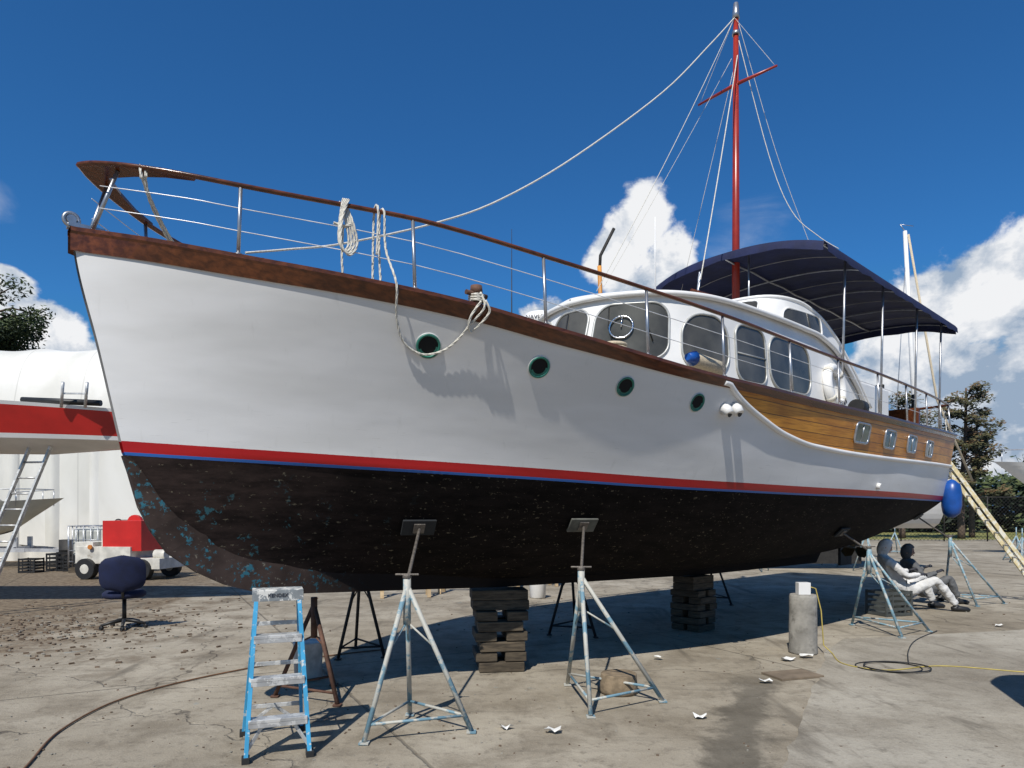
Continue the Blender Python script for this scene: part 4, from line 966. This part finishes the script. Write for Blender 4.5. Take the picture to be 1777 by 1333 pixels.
tree('cypress_tree',(25.4,45,0),9.0,2.6,36,90,.14,drys,.3,.3,-.03)
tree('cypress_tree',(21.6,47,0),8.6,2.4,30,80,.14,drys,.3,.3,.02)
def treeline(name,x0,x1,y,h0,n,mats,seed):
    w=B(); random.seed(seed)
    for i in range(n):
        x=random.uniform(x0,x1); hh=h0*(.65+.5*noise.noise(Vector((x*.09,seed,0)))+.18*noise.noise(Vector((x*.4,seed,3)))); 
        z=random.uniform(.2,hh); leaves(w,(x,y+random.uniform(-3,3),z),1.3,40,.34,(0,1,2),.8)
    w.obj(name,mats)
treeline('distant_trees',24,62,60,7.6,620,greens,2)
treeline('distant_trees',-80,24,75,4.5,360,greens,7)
# ------------------------------------------------------------------ ground
m,t,p=nt('weathered_concrete_ground'); tc=N(t,'ShaderNodeTexCoord').outputs['Object']
a1=noise_(t,tc,.35,5,.6); a2=noise_(t,tc,1.6,7,.68,.3); a3=noise_(t,tc,9,7,.7); a4=noise_(t,tc,70,3,.7)
c=mix_(t,ramp_(t,a1,.3,.7),(.26,.222,.165),(.40,.355,.28)); c=mix_(t,ramp_(t,a2,.42,.66),c,mix_(t,.6,c,(.15,.122,.085)))
c=mix_(t,math_(t,'MULTIPLY',ramp_(t,a3,.50,.70),.55),c,(.12,.10,.075)); c=mix_(t,math_(t,'MULTIPLY',ramp_(t,a4,.55,.75),.45),c,(.5,.45,.37)); c=mix_(t,math_(t,'MULTIPLY',ramp_(t,a4,.45,.25),.55),c,(.10,.085,.065))
sx=N(t,'ShaderNodeSeparateXYZ'); L(t,tc,sx.inputs[0]); X,Y=sx.outputs[0],sx.outputs[1]
dm=ramp_(t,math_(t,'ADD',math_(t,'MULTIPLY',math_(t,'ADD',X,3.6),-.28),math_(t,'MULTIPLY',math_(t,'SUBTRACT',a2,.5),3.0)),.2,1.1)
dm=math_(t,'MULTIPLY',dm,ramp_(t,math_(t,'ADD',Y,math_(t,'MULTIPLY',a1,4)),8.6,10.0)); c=mix_(t,math_(t,'MULTIPLY',dm,.85),c,mix_(t,ramp_(t,a3,.4,.6),(.085,.058,.035),(.21,.16,.105)))
st=noise_(t,mapping_(t,tc,(2.4,.5,1),(0,0,-.45)),.9,5,.6,.5); c=mix_(t,math_(t,'MULTIPLY',ramp_(t,st,.56,.70),.6),c,(.095,.08,.06))
sb_=noise_(t,mapping_(t,tc,(.35,3.5,1),(0,0,.25)),1.3,6,.65,.3); c=mix_(t,math_(t,'MULTIPLY',ramp_(t,sb_,.55,.72),.35),c,(.09,.078,.06))
wx=math_(t,'SUBTRACT',math_(t,'SUBTRACT',X,math_(t,'MULTIPLY',math_(t,'SUBTRACT',Y,4.5),.42)),1.42); wet=math_(t,'SUBTRACT',1,math_(t,'ABSOLUTE',math_(t,'DIVIDE',wx,.33)))
wet=math_(t,'MULTIPLY',ramp_(t,math_(t,'ADD',wet,math_(t,'MULTIPLY',math_(t,'SUBTRACT',a2,.5),2.6)),.1,.7),ramp_(t,Y,7.6,6.2)); c=mix_(t,math_(t,'MULTIPLY',wet,.62),c,(.06,.053,.042))
bl=noise_(t,tc,2.4,3); c=mix_(t,math_(t,'MULTIPLY',ramp_(t,bl,.70,.74),.3),c,(.25,.31,.32))
dv=t.nodes.new('ShaderNodeVectorMath'); dv.operation='ADD'; nz=t.nodes.new('ShaderNodeTexNoise'); nz.inputs['Scale'].default_value=1.3; nz.inputs['Detail'].default_value=5; L(t,tc,nz.inputs['Vector']); 
sc=t.nodes.new('ShaderNodeVectorMath'); sc.operation='SCALE'; L(t,nz.outputs['Color'],sc.inputs[0]); sc.inputs['Scale'].default_value=1.1; L(t,tc,dv.inputs[0]); L(t,sc.outputs[0],dv.inputs[1])
vo=t.nodes.new('ShaderNodeTexVoronoi'); vo.feature='DISTANCE_TO_EDGE'; vo.inputs['Scale'].default_value=.23; L(t,dv.outputs[0],vo.inputs['Vector'])
ck=ramp_(t,vo.outputs['Distance'],.004,.001); c=mix_(t,math_(t,'MULTIPLY',ck,math_(t,'MULTIPLY',ramp_(t,a2,.42,.6),.65)),c,(.06,.05,.04))
rot=mapping_(t,tc,(1,1,1),(0,0,math.radians(-27.8))); s2=N(t,'ShaderNodeSeparateXYZ'); L(t,rot,s2.inputs[0])
def joint(co,per,off,wd):
    f=math_(t,'ABSOLUTE',math_(t,'SUBTRACT',math_(t,'FRACT',math_(t,'DIVIDE',math_(t,'ADD',co,math_(t,'MULTIPLY_ADD',a3,.04,off)),per)),.5)); return ramp_(t,f,wd/per,wd/per*.3)
jt=math_(t,'MAXIMUM',joint(s2.outputs[0],4.5,.6,.02),joint(s2.outputs[1],5.2,.3,.02)); c=mix_(t,math_(t,'MULTIPLY',jt,.5),c,(.07,.06,.045))
fg=ramp_(t,math_(t,'ADD',Y,math_(t,'MULTIPLY',a1,6)),44,47); c=mix_(t,fg,c,mix_(t,ramp_(t,a2,.4,.6),(.12,.14,.04),(.30,.27,.10)))
L(t,c,p.inputs['Base Color']); p.inputs['Roughness'].default_value=.9; p.inputs['Specular IOR Level'].default_value=.25
hh=math_(t,'ADD',math_(t,'MULTIPLY',a3,.7),math_(t,'ADD',math_(t,'MULTIPLY',a4,.25),math_(t,'MULTIPLY',math_(t,'MAXIMUM',ck,jt),-.6))); bump_(t,p,hh,.6,.03)
groundm=m
w=B(); w.add([(-400,-200,0),(400,-200,0),(400,900,0),(-400,900,0)],[(0,1,2,3)]); w.obj('ground',groundm)
m,t,p=nt('newer_concrete_slab'); tc=N(t,'ShaderNodeTexCoord').outputs['Object']
a1=noise_(t,tc,.5,5,.6); a2=noise_(t,tc,1.4,7,.68,.3); a3=noise_(t,tc,8,7,.7); a4=noise_(t,tc,80,3,.7)
c=mix_(t,ramp_(t,a1,.3,.7),(.27,.24,.19),(.41,.375,.31)); c=mix_(t,ramp_(t,a2,.42,.66),c,mix_(t,.55,c,(.16,.135,.10))); c=mix_(t,math_(t,'MULTIPLY',ramp_(t,a3,.50,.70),.5),c,(.13,.115,.09)); c=mix_(t,math_(t,'MULTIPLY',ramp_(t,a4,.5,.75),.4),c,(.48,.44,.38)); c=mix_(t,math_(t,'MULTIPLY',ramp_(t,a4,.45,.25),.5),c,(.11,.095,.075))
st=noise_(t,mapping_(t,tc,(2.2,.5,1),(0,0,-.6)),1.2,5,.6,.5); c=mix_(t,math_(t,'MULTIPLY',ramp_(t,st,.55,.70),.6),c,(.10,.085,.065))
L(t,c,p.inputs['Base Color']); p.inputs['Roughness'].default_value=.9; p.inputs['Specular IOR Level'].default_value=.25; bump_(t,p,math_(t,'ADD',a3,math_(t,'MULTIPLY',a4,.3)),.6,.03)
w=B(); ed=[]
for k in range(31):
    f=k/30; q_=Vector((1.62,4.2,0)).lerp(Vector((3.7,8.15,0)),f); ed.append((q_.x+.06*noise.noise(q_*3),q_.y,.006))
w.add([(12,4.2,.006)]+ed+[(4.3,9.0,.006),(13,11.2,.006)],[tuple(range(len(ed)+3))]); w.obj('pavement_slab',m)
# ------------------------------------------------------------------ world
world=bpy.data.worlds.new('World'); scene.world=world; world.use_nodes=True; t=world.node_tree; t.nodes.clear()
out_=t.nodes.new('ShaderNodeOutputWorld'); EL=math.radians(50); dx,dy=-.33,-.944; AZ=math.atan2(dx,dy)
sky=t.nodes.new('ShaderNodeTexSky'); sky.sky_type='NISHITA'; sky.sun_disc=False; sky.sun_elevation=EL; sky.sun_rotation=AZ%(2*PI); sky.air_density=1.0; sky.dust_density=.2; sky.ozone_density=2.5
skc=mix_(t,1.0,sky.outputs[0],(.30,.86,1.36),'MULTIPLY')
skc=mix_(t,1.0,skc,(1.5,3.3,6.6),'DARKEN')
bg=t.nodes.new('ShaderNodeBackground'); bg.inputs['Strength'].default_value=.080; L(t,skc,bg.inputs['Color'])
tc=t.nodes.new('ShaderNodeTexCoord').outputs['Generated']; sp=N(t,'ShaderNodeSeparateXYZ'); L(t,tc,sp.inputs[0])
az=math_(t,'ARCTAN2',sp.outputs[0],sp.outputs[1]); el=math_(t,'ARCSINE',sp.outputs[2])
def blob(a,e_,ra,re):
    u=math_(t,'DIVIDE',math_(t,'SUBTRACT',az,a),ra); v=math_(t,'DIVIDE',math_(t,'SUBTRACT',el,e_),re)
    return math_(t,'SUBTRACT',1,math_(t,'SQRT',math_(t,'ADD',math_(t,'MULTIPLY',u,u),math_(t,'MULTIPLY',v,v))))
def mx(l):
    r=l[0]
    for q in l[1:]: r=math_(t,'MAXIMUM',r,q)
    return r
dens=mx([blob(.180,.385,.055,.05),blob(.155,.35,.05,.05),blob(.225,.345,.05,.045),blob(.20,.30,.085,.06),blob(.06,.275,.05,.035),blob(.32,.33,.03,.02),
 blob(.66,.285,.11,.07),blob(.60,.24,.13,.08),blob(.56,.17,.16,.07),blob(.72,.2,.2,.1),blob(.55,.27,.05,.03),blob(.62,.09,.2,.06),
 blob(-.635,.262,.035,.022),blob(-.60,.205,.055,.04),blob(-.58,.165,.09,.05),blob(-.70,.19,.10,.07)])
def fb(off,sc=9,de=8,ro=.58):
    mp=mapping_(t,tc,(1,1,1.25),(0,0,0),off); return noise_(t,mp,sc,de,ro,.15)
f1=fb((0,0,0)); f2=fb((.018,.0,-.030)); 
dd=math_(t,'ADD',dens,math_(t,'MULTIPLY',math_(t,'SUBTRACT',f1,.5),2.4))
mask=ramp_(t,dd,.02,.30)
rel=math_(t,'MULTIPLY',math_(t,'SUBTRACT',f1,f2),3.4)
shade=math_(t,'ADD',math_(t,'ADD',.80,rel),math_(t,'MULTIPLY',math_(t,'SUBTRACT',el,.25),1.6))
shade=math_(t,'MINIMUM',math_(t,'MAXIMUM',shade,.42),1.0)
ccol=mix_(t,ramp_(t,shade,.42,1.0,False),(.33,.43,.57),(.93,.94,.96))
wz=noise_(t,mapping_(t,tc,(1,1,2.2)),5,7,.62,.4); wl_=mx([blob(.33,.36,.10,.07),blob(-.66,.35,.05,.04),blob(.5,.13,.45,.09)])
wm=math_(t,'MULTIPLY',ramp_(t,math_(t,'ADD',wl_,math_(t,'MULTIPLY',math_(t,'SUBTRACT',wz,.5),3)),.2,1.4),.38)
mask2=math_(t,'MAXIMUM',mask,wm); mask2=math_(t,'MULTIPLY',mask2,ramp_(t,el,-.01,.03))
bg2=t.nodes.new('ShaderNodeBackground'); L(t,ccol,bg2.inputs['Color']); bg2.inputs['Strength'].default_value=.95
ms=t.nodes.new('ShaderNodeMixShader'); L(t,mask2,ms.inputs[0]); L(t,bg.outputs[0],ms.inputs[1]); L(t,bg2.outputs[0],ms.inputs[2]); L(t,ms.outputs[0],out_.inputs[0])
sd=bpy.data.lights.new('sun','SUN'); sd.energy=4.9; sd.angle=math.radians(.5); sd.color=(1,.96,.89)
so=bpy.data.objects.new('sun',sd); scene.collection.objects.link(so)
sv=Vector((dx*math.cos(EL)/math.hypot(dx,dy),dy*math.cos(EL)/math.hypot(dx,dy),math.sin(EL))); so.rotation_euler=sv.to_track_quat('Z','Y').to_euler(); so.location=sv*30
cd=bpy.data.cameras.new('camera'); cam=bpy.data.objects.new('camera',cd); scene.collection.objects.link(cam)
cam.location=(0,0,1.65); cam.rotation_euler=(math.radians(90),0,0); cd.sensor_width=36; cd.lens=1200/1777*36; cd.shift_y=223.5/1777; cd.clip_end=3000; cd.clip_start=.05
scene.camera=cam
scene.view_settings.view_transform='Standard'; scene.view_settings.look='None'; scene.view_settings.exposure=0
